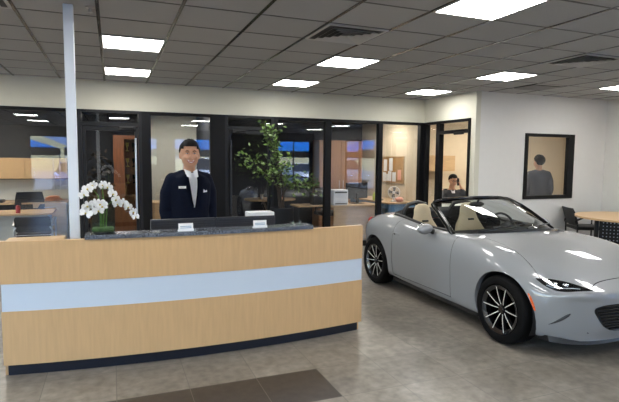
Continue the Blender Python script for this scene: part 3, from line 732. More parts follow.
def car_body():
    bm = B(); rings = []
    for k in KN:
        h = ring(k[0]); pts = [(-t, s, z) for t, s, z in h] + [(t, s, z) for t, s, z in h[:-1][::-1]]
        rings.append([bm.verts.new((t, s-CL, z)) for t, s, z in pts])
    for a, b in zip(rings, rings[1:]):
        for i in range(len(a)-1): bm.faces.new((a[i], b[i], b[i+1], a[i+1]))
    for R, front in ((rings[0], True), (rings[-1], False)):
        n = len(R); half = n//2; rows = []
        for i in range(half-2):
            L_, R_ = R[i], R[n-1-i]; tt = abs(L_.co.x); z = L_.co.z
            row = [L_]
            for u in (-.68, -.34, 0, .34, .68) if False else (-.5, 0, .5):
                t = u*tt*1.12
                if front:
                    s = FB(0)*(abs(t)/.8)**FE + max(0, .50-z)**2*1.1 + max(0, z-.56)*.5
                else: s = 3.86 - RB(3.86)*(abs(t)/.8)**2.4 - abs(z-.72)**2*.7
                row.append(bm.verts.new((t, s-CL, z + (.012 if front and z > .5 else 0)*(1-abs(u)))))
            row.append(R_); rows.append(row)
        rows.append(R[half-2:half+3])
        for a, b in zip(rows, rows[1:]):
            for i in range(4):
                f = (a[i], b[i], b[i+1], a[i+1]); f = f if not front else f[::-1]
                bm.faces.new(f)
    bmesh.ops.recalc_face_normals(bm, faces=bm.faces)
    o = link('body_tmp', bm, 'paint'); bake(o, [('SUBSURF', {'levels': 3, 'render_levels': 3})])
    me = o.data; bpy.data.objects.remove(o); bm = B(); bm.from_mesh(me); return bm
def cut(bm, g, sel=lambda v: True):
    """split the mesh exactly along g(x,s,z) = 0"""
    val = {}
    def G(v):
        if v not in val: val[v] = g(v.co.x, v.co.y+CL, v.co.z)
        return val[v]
    es = []
    for e in bm.edges:
        a, b = e.verts
        if not (sel(a.co) and sel(b.co)): continue
        ga, gb = G(a), G(b)
        if abs(ga) > 1e-5 and abs(gb) > 1e-5 and ga*gb < 0: es.append(e)
    new = set()
    for e in es:
        a, b = e.verts; ga, gb = G(a), G(b); ne, nv = bmesh.utils.edge_split(e, a, ga/(ga-gb)); new.add(nv); val[nv] = 0.0
    on = new
    for f in {f for v in on for f in v.link_faces}:
        vs = [v for v in f.verts if abs(val.get(v, 9)) <= 1e-5]
        if len(vs) == 2:
            a, b = vs
            if not any(b in e.verts for e in a.link_edges):
                try: bmesh.utils.face_split(f, a, b)
                except Exception: pass
def fc(f): c = f.calc_center_median(); return c.x, c.y+CL, c.z
def kill(bm, pred): bmesh.ops.delete(bm, geom=[f for f in bm.faces if pred(*fc(f))], context='FACES')
def take(bm, pred):
    nb = B(); mp = {}
    fs = [f for f in bm.faces if pred(*fc(f))]
    for f in fs:
        vs = []
        for v in f.verts:
            if v not in mp: mp[v] = nb.verts.new(v.co)
            vs.append(mp[v])
        nb.faces.new(vs)
    bmesh.ops.delete(bm, geom=fs, context='FACES'); return nb
def flange(bm, esel, vec):
    es = [e for e in bm.edges if e.is_boundary and all(esel(v.co.x, v.co.y+CL, v.co.z) for v in e.verts)]
    r = bmesh.ops.extrude_edge_only(bm, edges=es)
    for v in r['geom']:
        if isinstance(v, bmesh.types.BMVert): v.co += vec(v.co)
AX = (.755, 3.065); AR = .338; AZ = .318
bm = car_body()
body_bvh = BVHTree.FromBMesh(bm)
# wheel arches
for s0 in AX:
    g = lambda x, s, z: math.hypot(s-s0, (z-AZ)) - AR if abs(x) > .42 else 1
    cut(bm, g, lambda c: abs(c.x) > .42 and abs(c.y+CL-s0) < .5 and c.z < .8)
kill(bm, lambda x, s, z: abs(x) > .42 and z < .75 and min(math.hypot(s-q, z-AZ) for q in AX) < AR)
for s0 in AX: flange(bm, lambda x, s, z: abs(math.hypot(s-s0, z-AZ)-AR) < .004 and abs(x) > .4, lambda c: Vector((-.05 if c.x > 0 else .05, 0, 0)))
# cockpit opening
def ws(t): return 1.30 + .33*min(1, abs(t)/.70)**2.2           # foot of the windshield
def deck(t): return 3.02 - .12*(abs(t)/.6)**2
def inn(s): return .672 if s < 2.3 else .672-.05*(s-2.3)
top = lambda c: c.z > .78
cut(bm, lambda x, s, z: s-ws(x), top); cut(bm, lambda x, s, z: s-deck(x), top); cut(bm, lambda x, s, z: abs(x)-inn(s), lambda c: c.z > .78 and 1.4 < c.y+CL < 3.1)
opening = lambda x, s, z: z > .78 and s > ws(x) and s < deck(x) and abs(x) < inn(s)
kill(bm, opening)
flange(bm, lambda x, s, z: z > .78 and ws(x)-.01 < s < deck(x)+.01 and abs(x) < inn(s)+.01, lambda c: Vector((0, 0, -.07)))
def gaprib(bm, g, w, sel, pred):
    cut(bm, lambda x, s, z: g(x, s, z)-w, sel); cut(bm, lambda x, s, z: g(x, s, z)+w, sel)
    kill(bm, lambda x, s, z: abs(g(x, s, z)) < w and pred(x, s, z))
# doors
for s0, lean in ((1.49, .02), (2.62, -.05)):
    g = lambda x, s, z, s0=s0, lean=lean: s - s0 - lean*(z-.5) - (.06*max(0, .45-z)*(1 if s0 < 2 else -1))
    gaprib(bm, g, .0028, lambda c: abs(c.x) > .60 and c.z > .15, lambda x, s, z: abs(x) > .66 and z > .225)
gaprib(bm, lambda x, s, z: z-.225, .003, lambda c: abs(c.x) > .7 and 1.4 < c.y+CL < 2.8 and c.z < .4, lambda x, s, z: abs(x) > .7 and 1.49 < s < 2.64)
def in_door(x, s, z): return abs(x) > .665 and z > .226 and 1.49+.02*(z-.5) < s < 2.62-.05*(z-.5) and s > 1.47
#@HEAD
def hl_poly(x, z, s): return None
# headlights: bounded by a top and a bottom curve over |t|
def q_of(x): return abs(x)
HT = [(.49, .619), (.555, .645), (.604, .660), (.674, .668), (.742, .659)]
HB = [(.49, .612), (.55, .609), (.60, .604), (.65, .593), (.70, .588), (.733, .612), (.742, .650)]
ht = lambda x: lerp(HT, abs(x))[0]; hb = lambda x: lerp(HB, abs(x))[0]
hsel = lambda c: abs(c.x) > .45 and c.y+CL < .75 and .5 < c.z < .8
cut(bm, lambda x, s, z: z-ht(x), hsel); cut(bm, lambda x, s, z: z-hb(x), hsel); cut(bm, lambda x, s, z: abs(x)-.49, hsel); cut(bm, lambda x, s, z: abs(x)-.742, hsel)
inhl = lambda x, s, z: .49 < abs(x) < .742 and hb(x) < z < ht(x) and s < .62
lampR = take(bm, lambda x, s, z: x < 0 and inhl(x, s, z)); lampL = take(bm, lambda x, s, z: x > 0 and inhl(x, s, z))
# hood panel with its gap
def hf(t): return .172 - .05*min(1, abs(t)/.49)**8
def hw(s): return lerp([(.1, .60), (.3, .74), (.44, .72), (.6, .685), (.76, .65), (1.03, .60), (1.35, .585), (1.7, .60)], s)[0]
hz = lambda x, z: abs(x) < .495 or z > ht(x)
hs = lambda c: c.z > .55 and c.y+CL < 1.8
gaprib(bm, lambda x, s, z: s-hf(x), .003, hs, lambda x, s, z: z > .55 and abs(x) < .50 and hz(x, z))
gaprib(bm, lambda x, s, z: abs(x)-hw(s), .0022, hs, lambda x, s, z: z > .55 and hf(x) < s < ws(x)-.02 and abs(x) > .50 and hz(x, z))
# grille and side slots
gg = lambda x, s, z: (abs(x)/(.37+.15*min(1, max(0, (z-.28)/.2))))**5 + (abs(z-.385)/.130)**3.2 - 1
gs = lambda c: c.y+CL < .5 and c.z < .6
cut(bm, gg, gs); kill(bm, lambda x, s, z: s < .5 and z < .6 and gg(x, s, z) < 0)
flange(bm, lambda x, s, z: s < .45 and z < .6 and abs(gg(x, s, z)) < .05, lambda c: Vector((0, .05, 0)))
slot = []
for q in (-1, 1):
    P = [body_bvh.ray_cast(Vector((q*(.722-.092*k/8), -1-CL, .298+.118*k/8)), Vector((0, 1, 0)))[0] for k in range(9)]
    nb = B(); tube(nb, P, [.002, .005, .008, .010, .012, .013, .013, .011, .004], 8, .6); slot.append(nb)
doorR = take(bm, lambda x, s, z: x < 0 and in_door(x, s, z)); doorL = take(bm, lambda x, s, z: x > 0 and in_door(x, s, z))
hood = take(bm, lambda x, s, z: z > .55 and hf(x) < s < ws(x) and abs(x) < hw(s) and s < 1.75 and hz(x, z))
link('body_shell', bm, 'paint', car, 60)
link('hood', hood, 'paint', car, 60)
for d, sg in ((doorR, -1), (doorL, 1)):
    dr = link('door', d, 'paint', car, 60)
    h = body_bvh.ray_cast(Vector((sg*2, 2.545-CL, .742)), Vector((-sg, 0, 0)))[0]
    bm = B(); ell(bm, (h.x-sg*.004, h.y, h.z), (.006, .085, .020)); link('door_handle', bm, 'paint', dr, True)
    bm = B(); ell(bm, (h.x-sg*.001, h.y+.03, h.z-.006), (.006, .03, .014)); link('handle_recess', bm, 'blackp', dr, True)
for d in slot: link('air_slot', d, 'blackp', car, True)
for d, sg in ((lampR, -1), (lampL, 1)):
    back = d.copy()
    for v in back.verts: v.co += Vector((-sg*.012, .035, -.004))
    hl = link('headlight', back, 'blackg', car, True)
    link('headlight_cover', d, 'lampglass', hl, True)
    for (tt, dz, r) in ((.615, 0, .018), (.672, .0, .020)):
        z = (ht(tt)+hb(tt))/2 + dz
        h = body_bvh.ray_cast(Vector((sg*tt, -1-CL, z)), Vector((0, 1, 0)))[0]
        bm = B(); lathe(bm, [(.001, -.012), (r*.6, -.009), (r*.9, 0), (r, .008), (r*1.05, .03)], (h.x-sg*.004, h.y+.016, h.z), 16, 'y'); link('projector_lens', bm, 'chrome', hl, True)
    pts = []
    for k in range(9):
        tt = .56+.16*k/8; h = body_bvh.ray_cast(Vector((sg*tt, -1-CL, hb(tt)*.72+ht(tt)*.28)), Vector((0, 1, 0)))[0]
        if h: pts.append((h.x-sg*.002, h.y+.006, h.z))
    bm = B(); tube(bm, pts, .0035, 6); link('light_strip', bm, 'whitep', hl, True)
    # orange side marker
    bm = B(); P = []
    for k in range(7):
        z = .395+.135*k/6; s = AX[0]-math.sqrt(max(0, (AR+.020)**2-(z-AZ)**2))
        h = body_bvh.ray_cast(Vector((sg*2, s-CL, z)), Vector((-sg, 0, 0)))[0]; P.append(h+Vector((sg*.001, 0, 0)))
    tube(bm, P, [.010, .016, .017, .017, .017, .016, .010], 8, .35); link('side_marker', bm, 'orange', car, True)
# grille insert
bm = B()
for iz in range(9):
    z = .275+.027*iz; w_ = (.34+.15*min(1, max(0, (z-.28)/.2)))*max(0, 1-(abs(z-.385)/.13)**3.2)**.2
    if w_ < .1: continue
    P = [(t, FB(0)*(abs(t)/.8)**FE+.055-CL + max(0, .5-z)**2, z) for t in [w_*(k/8-1) for k in range(17)]]
    tube(bm, P, .006, 5)
gr = link('grille', bm, 'blackg', car, True)
bm = B(); rings = []
for k in range(13):
    t = .49*(k/6-1); s = FB(0)*(abs(t)/.8)**FE+.11-CL; rings.append([(t, s, .25), (t, s+.01, .25), (t, s+.01, .54), (t, s, .54)])
loft(bm, rings); link('grille_backing', bm, 'blackp', gr)
bm = B(); rings = []
for k in range(21):
    t = .70*(k/10-1); s = FB(0)*(abs(t)/.8)**FE+.15-CL; rings.append([(t, s-.02, .145), (t, s+.10, .14), (t, s+.10, .18), (t, s+.0, .19)])
loft(bm, rings); link('front_lip', bm, 'blackp', car, True)
# badge on the nose: small oval ring
h = body_bvh.ray_cast(Vector((0, -1-CL, .575)), Vector((0, 1, 0)))[0]
bm = B(); tube(bm, [(h.x+.055*math.cos(a), h.y-.004, h.z+.042*math.sin(a)) for a in [2*PI*k/24 for k in range(25)]], .005, 6)
tube(bm, [(h.x-.048, h.y-.004, h.z+.018), (h.x-.02, h.y-.006, h.z+.012), (h.x, h.y-.006, h.z-.012), (h.x+.02, h.y-.006, h.z+.012), (h.x+.048, h.y-.004, h.z+.018)], .004, 6); link('badge', bm, 'chrome', car, True)
# underbody, black side strips shaped as the shadow below the sills, wheel wells
bm = B(); box(bm, -.66, .66, .12-CL+.35, 3.7-CL, .13, .20); box(bm, -.60, .60, 1.1-CL, 2.75-CL, .2, .34)
for sx in (-1, 1):
    rings = [[(sx*.70, s-CL, .115), (sx*.765, s-CL, .125), (sx*.775, s-CL, .165), (sx*.70, s-CL, .18)] for s in (1.12, 1.3, 2.5, 2.70)]; loft(bm, rings)
link('underbody', bm, 'blackp', car)
for s0 in AX:
    for sx in (-1, 1):
        bm = B(); rr = []
        for x in (.44, .80): rr.append([(sx*x, s0+ (AR+.008)*math.cos(a)-CL, AZ+(AR+.008)*math.sin(a)) for a in [PI*(k/20*1.3-.15) for k in range(21)]])
        R = loft(bm, rr, closed=False, cap=False); bm.faces.new(R[0]); link('wheel_well', bm, 'blackp', car, True)
# wheels
def wheel():
    bm = B(); lathe(bm, [(.185, -.085), (.216, -.098), (.222, -.10), (.222, -.088), (.205, -.07), (.200, .0), (.205, .08), (.222, .09)], (0, 0, 0), 48, 'x', cap=False)
    lathe(bm, [(.20, -.02), (.05, -.02)], (0, 0, 0), 32, 'x', cap=True)
    whl = link('wheel', bm, 'rim', car, 40)
    bm = B(); prof = [(.222, -.088), (.235, -.104), (.262, -.108), (.290, -.103), (.304, -.088), (.308, -.06), (.309, 0), (.308, .06), (.304, .088), (.262, .104), (.222, .09)]
    lathe(bm, prof, (0, 0, 0), 64, 'x', cap=False); link('tire', bm, 'tire', whl, 40)
    bm = B(); lathe(bm, [(.15, .0), (.15, .012), (.06, .012), (.06, .0)], (0, 0, 0), 32, 'x'); link('brake_disc', bm, 'metal', whl, 40)
    for k in range(10):
        a = 2*PI*(k//2)/5 + (.29 if k % 2 else -.29); d = Vector((0, math.cos(a), math.sin(a))); e = Vector((0, -math.sin(a), math.cos(a)))
        bm = B(); rings = []
        for r, wd, x in ((.03, .011, -.060), (.09, .010, -.078), (.16, .0095, -.088), (.214, .014, -.092)):
            c = d*r; rings.append([c+e*wd+Vector((x+.03, 0, 0)), c-e*wd+Vector((x+.03, 0, 0)), c-e*wd*.75+Vector((x, 0, 0)), c+e*wd*.75+Vector((x, 0, 0))])
        loft(bm, rings); sp = link('spoke', bm, 'rim', whl)
        bm = B(); rings = []
        for r, x in ((.045, -.0665), (.09, -.0795), (.16, -.0895), (.210, -.0935)):
            c = d*r; wd = .0034; rings.append([c+e*wd+Vector((x+.004, 0, 0)), c-e*wd+Vector((x+.004, 0, 0)), c-e*wd+Vector((x-.001, 0, 0)), c+e*wd+Vector((x-.001, 0, 0))])
        loft(bm, rings); link('machined_edge', bm, 'machined', whl)
    bm = B(); lathe(bm, [(.034, -.05), (.034, -.078), (.028, -.084), (.002, -.085)], (0, 0, 0), 24, 'x'); link('hub_cap', bm, 'rim', whl, True)
    for k in range(5):
        a = 2*PI*k/5+.3; bm = B(); lathe(bm, [(.007, -.05), (.007, -.07), (.001, -.072)], (0, .052*math.cos(a), .052*math.sin(a)), 8, 'x'); link('lug_nut', bm, 'metal', whl)
    return whl
w0 = wheel(); tsteer = .0
for s0 in AX:
    for sx in (-1, 1):
        q = w0 if (s0 == AX[0] and sx == -1) else None
        if q is None:
            q = w0.copy(); C.objects.link(q); q.parent = car
            for ch in list(w0.children): c = ch.copy(); C.objects.link(c); c.parent = q
        q.location = (sx*.747, s0-CL, .309); q.rotation_euler = (.2 if s0 > 2 else .35, 0, 0 if sx < 0 else PI)
# windshield: frame swept foot -> header -> foot
def wfoot(u): t = .70*u; return Vector((t, ws(t)-.012-CL, .925-.075*abs(u)**2))
def whead(u): t = .60*u; return Vector((t, 2.06+.12*abs(u)**2.2-CL, 1.205-.055*abs(u)**3))
path = [wfoot(-1)*(1-f)+whead(-1)*f+Vector((0, 0, .02*math.sin(PI*f))) for f in (0, .25, .5, .75, .93)] + [whead(u) for u in (-.94, -.8, -.5, -.2, 0, .2, .5, .8, .94)] + [wfoot(1)*(1-f)+whead(1)*f+Vector((0, 0, .02*math.sin(PI*f))) for f in (.93, .75, .5, .25, 0)]
bm = B(); n = len(path); tube(bm, path, [.034 if i < 4 or i > n-5 else .026 for i in range(n)], 10, .75)
wf = link('windshield_frame', bm, 'blackg', car, True)
bm = B(); nr = 10; nc = 20; V = []
for i in range(nr+1):
    f = .02+.96*i/nr; V.append([bm.verts.new(wfoot(u*.97)*(1-f)+whead(u*.97)*f+Vector((0, -.012, .02*math.sin(PI*f)))) for u in [2*k/nc-1 for k in range(nc+1)]])
for a, b in zip(V, V[1:]):
    for i in range(nc): bm.faces.new((a[i], a[i+1], b[i+1], b[i]))
link('windshield', bm, 'carglass', car, True)
bm = B(); tube(bm, [wfoot(u)+Vector((0, -.012, -.006)) for u in [k/10-1 for k in range(21)]], .022, 6, .6); link('cowl_trim', bm, 'blackp', car, True)
for u0, u1 in ((-.75, -.05), (-.05, .6)):
    bm = B(); a, b = wfoot(u0)+Vector((0, -.02, .02)), wfoot(u1)+Vector((0, .03, .06)); tube(bm, [a, (a+b)/2+Vector((0, -.015, .01)), b], .007, 6); link('wiper', bm, 'blackp', car, True)
bm = B(); ell(bm, (0, 2.10-CL, 1.125), (.115, .022, .034)); tube(bm, [(0, 2.09-CL, 1.15), (0, 2.06-CL, 1.19)], .012); link('rear_view_mirror', bm, 'blackp', car, True)
# door mirrors
for sx in (-1, 1):
    bm = B(); ell(bm, (sx*.855, 1.91-CL, .888), (.104, .062, .058), Euler((0, sx*.10, -sx*.18)))
    mr = link('door_mirror', bm, 'paint', car, True)
    bm = B(); tube(bm, [(sx*.76, 1.89-CL, .855), (sx*.79, 1.90-CL, .865), (sx*.83, 1.91-CL, .875)], [.034, .026, .03], 8); link('mirror_foot', bm, 'blackp', mr, True)
    bm = B(); ell(bm, (sx*.866, 1.958-CL, .890), (.088, .020, .048), Euler((0, sx*.10, -sx*.18))); link('mirror_glass', bm, 'chrome', mr, True)
# cabin
bm = B(); box(bm, -.66, .66, 1.45-CL, 2.9-CL, .20, .26); box(bm, -.66, .66, 2.86-CL, 2.95-CL, .2, .86)
for sx in (-1, 1): box(bm, sx*.64 if sx > 0 else -.68, .68 if sx > 0 else -.64, 1.45-CL, 2.9-CL, .2, .80)
box(bm, -.10, .10, 1.7-CL, 2.85-CL, .26, .50, .02); link('cabin_tub', bm, 'blackp', car)
for sx in (-1, 1):
    bm = B(); P = [(sx*(inn(s)-.015), s-CL, lerp(KN, s)[5]+.002) for s in [1.70+.1*k for k in range(13)]]
    tube(bm, P, .028, 8, 1); link('door_top_trim', bm, 'blackp', car, True)
bm = B(); rings = []
for k in range(15):
    u = k/7-1; t = .655*u; s = ws(t*.95)+.0; h0 = .915-.05*u*u
    rings.append([(t, s-.02-CL, h0), (t, s+.20-CL, h0+.012), (t, s+.36-CL, h0-.03), (t, s+.40-CL, h0-.14), (t, s+.30-CL, h0-.30)])
loft(bm, rings, closed=False, cap=False); bmesh.ops.solidify(bm, geom=bm.faces[:], thickness=.01); ds = link('dashboard', bm, 'blackp', car, 50)
bm = B(); box(bm, -.10, .10, 1.80-CL, 1.815-CL, .90, 1.0, .008, Matrix.Rotation(0, 4, 'X')); link('display_screen', bm, 'blackg', ds)
bm = B(); rings = []
for k in range(9): a = PI*k/8; rings.append([(.36+.15*math.cos(a), 1.82-CL+dy, .86+.075*math.sin(a)) for dy in (0, .10)])
loft(bm, rings, closed=False, cap=False); bmesh.ops.solidify(bm, geom=bm.faces[:], thickness=.008); link('gauge_hood', bm, 'blackp', ds, True)
stw = (.36, 2.03-CL, .845); E_ = Euler((math.radians(-24), 0, 0)).to_matrix()
bm = B(); tube(bm, [Vector(stw)+E_@Vector((.175*math.cos(a), 0, .175*math.sin(a))) for a in [2*PI*k/32 for k in range(33)]], .014, 8); st = link('steering_wheel', bm, 'blackp', car, True)
bm = B(); ell(bm, stw, (.06, .03, .05)); link('steering_hub', bm, 'blackp', st, True)
for a in (0, PI, -PI/2):
    bm = B(); tube(bm, [Vector(stw)+E_@Vector((.04*math.cos(a), 0, .04*math.sin(a))), Vector(stw)+E_@Vector((.17*math.cos(a), 0, .17*math.sin(a)))], .012, 6); link('steering_spoke', bm, 'metal', st, True)
bm = B(); tube(bm, [Vector(stw)+Vector((0, -.02, -.0)), Vector(stw)+Vector((0, -.22, -.03))], .03); link('steering_column', bm, 'blackp', st, True)
# seats
def seat(x, lb):
    t0 = bpy.data.objects.new('tmp', None)
    bm = B(); rings = []
    # backrest: (height along back, half width, half depth, back offset)
    prof = [(.34, .20, .075, .0), (.45, .245, .08, .01), (.58, .262, .08, .03), (.70, .250, .075, .055), (.80, .205, .065, .075), (.88, .150, .058, .088), (.94, .128, .052, .096), (1.01, .120, .048, .104), (1.06, .098, .042, .110), (1.085, .05, .028, .112)]
    for z, hw_, hd, yo in prof:
        rings.append([(x+hw_*math.cos(a)*(1), 2.60-CL+yo+hd*math.sin(a)*(1) - (.03*(abs(math.cos(a))**3) if z < .8 else 0), z) for a in [2*PI*k/24 for k in range(24)]])
    loft(bm, rings); st = link('seat', bm, 'tanl', car, 60)
    bm = B()
    box(bm, x-.045, x+.045, 2.60-CL+.015, 2.60-CL+.07, .862, .884, .006); link('belt_slot', bm, 'blackp', st)
    for sg in (-1, 1):
        bm = B(); tube(bm, [(x+sg*.065, 2.60-CL-.058+.01, .42), (x+sg*.075, 2.60-CL-.050+.03, .60), (x+sg*.07, 2.60-CL-.022+.07, .80)], .005, 6); link('seam', bm, 'tanl', st, True)
    bm = B(); box(bm, x-.23, x+.23, 2.08-CL, 2.60-CL, .30, .42, .05); link('seat_cushion', bm, 'tanl', st, True)
    for sg in (-1, 1):
        bm = B(); box(bm, x+sg*.2-.045, x+sg*.2+.045, 2.12-CL, 2.56-CL, .32, .48, .04); link('side_bolster', bm, 'tanl', st, True)
seat(-.36, ''); seat(.36, '')
for sx in (-1, 1):
    bm = B(); P = [(sx*.36-.20, 2.84-CL, .86), (sx*.36-.19, 2.84-CL, .98), (sx*.36-.13, 2.83-CL, 1.07), (sx*.36, 2.83-CL, 1.10), (sx*.36+.13, 2.83-CL, 1.07), (sx*.36+.19, 2.84-CL, .98), (sx*.36+.20, 2.84-CL, .86)]
    tube(bm, P, .026, 8, 1.2)
    box(bm, sx*.36-.17, sx*.36+.17, 2.84-CL, 2.87-CL, .80, 1.03, .01); link('roll_hoop', bm, 'blackp', car, True)
# folded soft top
bm = B(); rings = []
for k in range(17):
    u = k/8-1; t = .64*u; s1 = deck(t)+.12; zt = .985-.055*abs(u)**4
    rings.append([(t, 2.80-CL, zt-.10), (t, 2.82-CL, zt-.01), (t, 2.93-CL, zt+.03), (t, s1-.10-CL, zt+.015), (t, s1-CL, zt-.03), (t, s1+.01-CL, .90)])
loft(bm, rings); link('folded_soft_top', bm, 'fabric', car, 50)
# tail lamps and number plate recess
for sx in (-1, 1):
    h = body_bvh.ray_cast(Vector((sx*.55, 6-CL, .76)), Vector((0, -1, 0)))[0]
    if h:
        bm = B(); lathe(bm, [(.001, .012), (.045, .01), (.055, 0), (.055, -.03)], (h.x, h.y, h.z), 20, 'y'); link('tail_light', bm, 'red', car, True)
    bm = B(); lathe(bm, [(.035, 0), (.035, .08), (.03, .08), (.03, 0)], (sx*.42, 3.72-CL, .24), 16, 'y', cap=False); link('exhaust_pipe', bm, 'chrome', car, True)

# ------------------------------------------------------------------ furniture and things
def guest_chair(name, label, loc, rz, arm='wood2', cloth='darkgrey', group=None, seat_m=None, backh=.80):
    """four-legged armchair, sitter faces -Y"""
    t = thing(name, label, 'chair', loc, rz, group)
    bm = B(); box(bm, -.24, .24, -.24, .24, .42, .48, .02); link('seat', bm, seat_m or cloth, t, 40)
    bm = B(); rings = []
    for k in range(7):
        z = .50+(backh-.50)*k/6; y = .22+.10*(k/6)**1.3; w_ = .245-(.02 if k in (0, 6) else 0)
        rings.append([(x*w_, y+.03*(1-abs(x))+dy, z) for x, dy in ((-1, -.015), (-.5, -.015), (0, -.015), (.5, -.015), (1, -.015), (1, .015), (.5, .015), (0, .015), (-.5, .015), (-1, .015))])
    loft(bm, rings); link('backrest', bm, cloth, t, True)
    for sx in (-1, 1):
        for sy, q in ((-1, .40), (1, .50)):
            bm = B(); tube(bm, [(sx*.26, sy*.23, 0), (sx*.26, sy*.23, .66 if sy < 0 else .52)], .014); link('leg', bm, arm, t, True)
        bm = B(); tube(bm, [(sx*.26, -.235, .655), (sx*.265, -.10, .675), (sx*.265, .10, .665), (sx*.26, .245, .60)], .018, 8, 1.3); link('armrest', bm, arm, t, True)
    bm = B()
    tube(bm, [(-.26, .25, .52), (-.23, .26, .58)], .012); tube(bm, [(.26, .25, .52), (.23, .26, .58)], .012); tube(bm, [(-.26, .23, .45), (.26, .23, .45)], .012); tube(bm, [(-.26, -.23, .43), (.26, -.23, .43)], .012); link('frame', bm, arm, t, True)
    return t
def office_chair(label, loc, rz, group=None):
    t = thing('office_chair', label, 'chair', loc, rz, group)
    bm = B(); box(bm, -.25, .25, -.25, .23, .44, .52, .03); link('seat', bm, 'blackp', t, 40)
    bm = B(); rings = []
    for k in range(9):
        z = .56+.46*k/8; w_ = .235*(1-.25*abs(k/8-.45)**2*2); y = .25+.06*(k/8)
        rings.append([(x*w_, y-.05*abs(x)**2+dy, z) for x, dy in ((-1, -.012), (-.5, -.012), (0, -.012), (.5, -.012), (1, -.012), (1, .012), (.5, .012), (0, .012), (-.5, .012), (-1, .012))])
    loft(bm, rings); link('backrest', bm, 'blackp', t, True)
    for sx in (-1, 1):
        bm = B(); tube(bm, [(sx*.24, .05, .46), (sx*.30, .05, .50), (sx*.30, .02, .66), (sx*.29, -.18, .67)], .016); link('armrest', bm, 'blackp', t, True)
    bm = B(); tube(bm, [(0, 0, .10), (0, 0, .44)], .028); tube(bm, [(0, .1, .44), (0, .28, .50), (0, .29, .70)], .02); link('post', bm, 'metal', t, True)
    bm = B()
    for k in range(5):
        a = 2*PI*k/5; tube(bm, [(0, 0, .10), (.30*math.cos(a), .30*math.sin(a), .07)], [.025, .014]); 
    link('star_base', bm, 'blackp', t, True)
    for k in range(5):
        a = 2*PI*k/5; bm = B(); lathe(bm, [(.001, -.012), (.03, -.012), (.03, .012), (.001, .012)], (0, 0, 0), 14, 'x'); o = link('caster', bm, 'blackp', t, True, (.30*math.cos(a), .30*math.sin(a), .031)); o.rotation_euler = (0, 0, a)
    return t
# right: oval table and black chair in front of the white wall
t = thing('round_meeting_table', 'maple topped round table with black perforated modesty panel at the right edge', 'table', (7.95, 5.62, 0))
bm = B(); prism(bm, [(x, y) for x, y in rnd_table(.84, .84, 56, 2.0)], .715, .745); 
o = link('tabletop', bm, 'wood2', t, False); t.rotation_euler = (0, 0, math.radians(-52))
bm = B(); box(bm, -.46, .46, -.01, .01, .20, .70); mp_ = link('modesty_panel', bm, 'blackp', t)
bm = B()
for i in range(16):
    for j in range(7): q = (-.40+i*.053, .27+j*.058); box(bm, q[0]-.008, q[0]+.008, -.0125, -.0105, q[1]-.008, q[1]+.008)
tag(link('perforations', bm, 'band', mp_), kind='stuff')
for sx in (-1, 1):
    bm = B(); tube(bm, [(sx*.50, 0, .02), (sx*.50, 0, .715)], .035); box(bm, sx*.50-.03, sx*.50+.03, -.32, .32, 0, .03, .008); link('leg', bm, 'blackp', t, 40)
guest_chair('side_chair', 'black armchair with curved back between the convertible and the maple table', (8.02, 6.55, 0), math.radians(62), 'blackp', 'blackp', backh=.81)
# far left office
t = thing('wall_cabinet', 'maple overhead cabinet with two doors hung above the counter at far left', 'cabinet', (-1.79, 10.45, 1.24))
bm = B(); box(bm, -1.2, 1.0, -.0, .19, 0, .38); link('body', bm, 'wood2', t)
for a, b in ((-1.2, -.45), (-.445, .295), (.30, 1.0)): bm = B(); box(bm, a, b, -.02, -.001, .0, .38, .002); link('door', bm, 'wood', t)
t = thing('counter_unit', 'light wood back counter with drawer pedestal under the overhead cabinet at far left', 'counter', (-1.79, 10.3, 0))
bm = B(); box(bm, -1.2, 1.02, -.28, .34, .80, .83, .003); link('worktop', bm, 'wood2', t)
bm = B(); box(bm, .45, 1.0, -.24, .32, 0, .80); link('pedestal', bm, 'wood2', t)
for z in (.02, .29, .56): bm = B(); box(bm, .46, .99, -.262, -.242, z, z+.255, .003); d = link('drawer', bm, 'wood2', t); bm = B(); tube(bm, [(.64, -.285, z+.18), (.80, -.285, z+.18)], .006); link('drawer_handle', bm, 'metal', d, True)
bm = B(); box(bm, -1.2, -1.17, -.24, .32, 0, .80); link('end_panel', bm, 'wood2', t)
bm = B(); box(bm, -3.0, -.78, 10.62, 10.645, .84, 1.22); tag(link('back_splash_panel', bm, 'lightgrey'), 'pale grey wall strip between counter and overhead cabinet at far left', 'panel')
t = thing('office_desk', 'wood topped office desk with grey modesty panel in the far left office', 'desk', (-1.75, 9.35, 0))
bm = B(); box(bm, -1.1, .83, -.36, .36, .71, .74, .004); link('desktop', bm, 'wood2', t)
bm = B(); box(bm, -1.05, .76, -.22, -.19, .10, .71); link('modesty_panel', bm, 'lightgrey', t)
for x in (-1.05, .73): bm = B(); box(bm, x, x+.03, -.3, .3, 0, .71); link('side_panel', bm, 'lightgrey', t)
office_chair('black mesh office chair behind the desk in the far left office', (-1.35, 9.78, 0), .1)
guest_chair('guest_chair', 'charcoal guest chair with its back to the viewer in the far left office', (-1.14, 8.80, 0), PI, 'metal', 'potgrey', backh=.74)
bm = B(); lathe(bm, [(.03, 0), (.033, .01), (.033, .11), (.027, .122), (.001, .12)], (-1.42, 9.12, .74), 18); tag(link('drink_can', bm, 'red', None, True), 'small red drink can on the desk in the far left office', 'can')
bm = B()
for k in range(4): ell(bm, (-1.03+.02*(k % 2), 10.2, .845+.022*k+.01), (.17-.02*k, .07, .016), None, 14, 8)
tag(link('paper_stack', bm, 'cream_lid', None, True), 'untidy reddish stack of folders on the back counter at far left', 'folders')
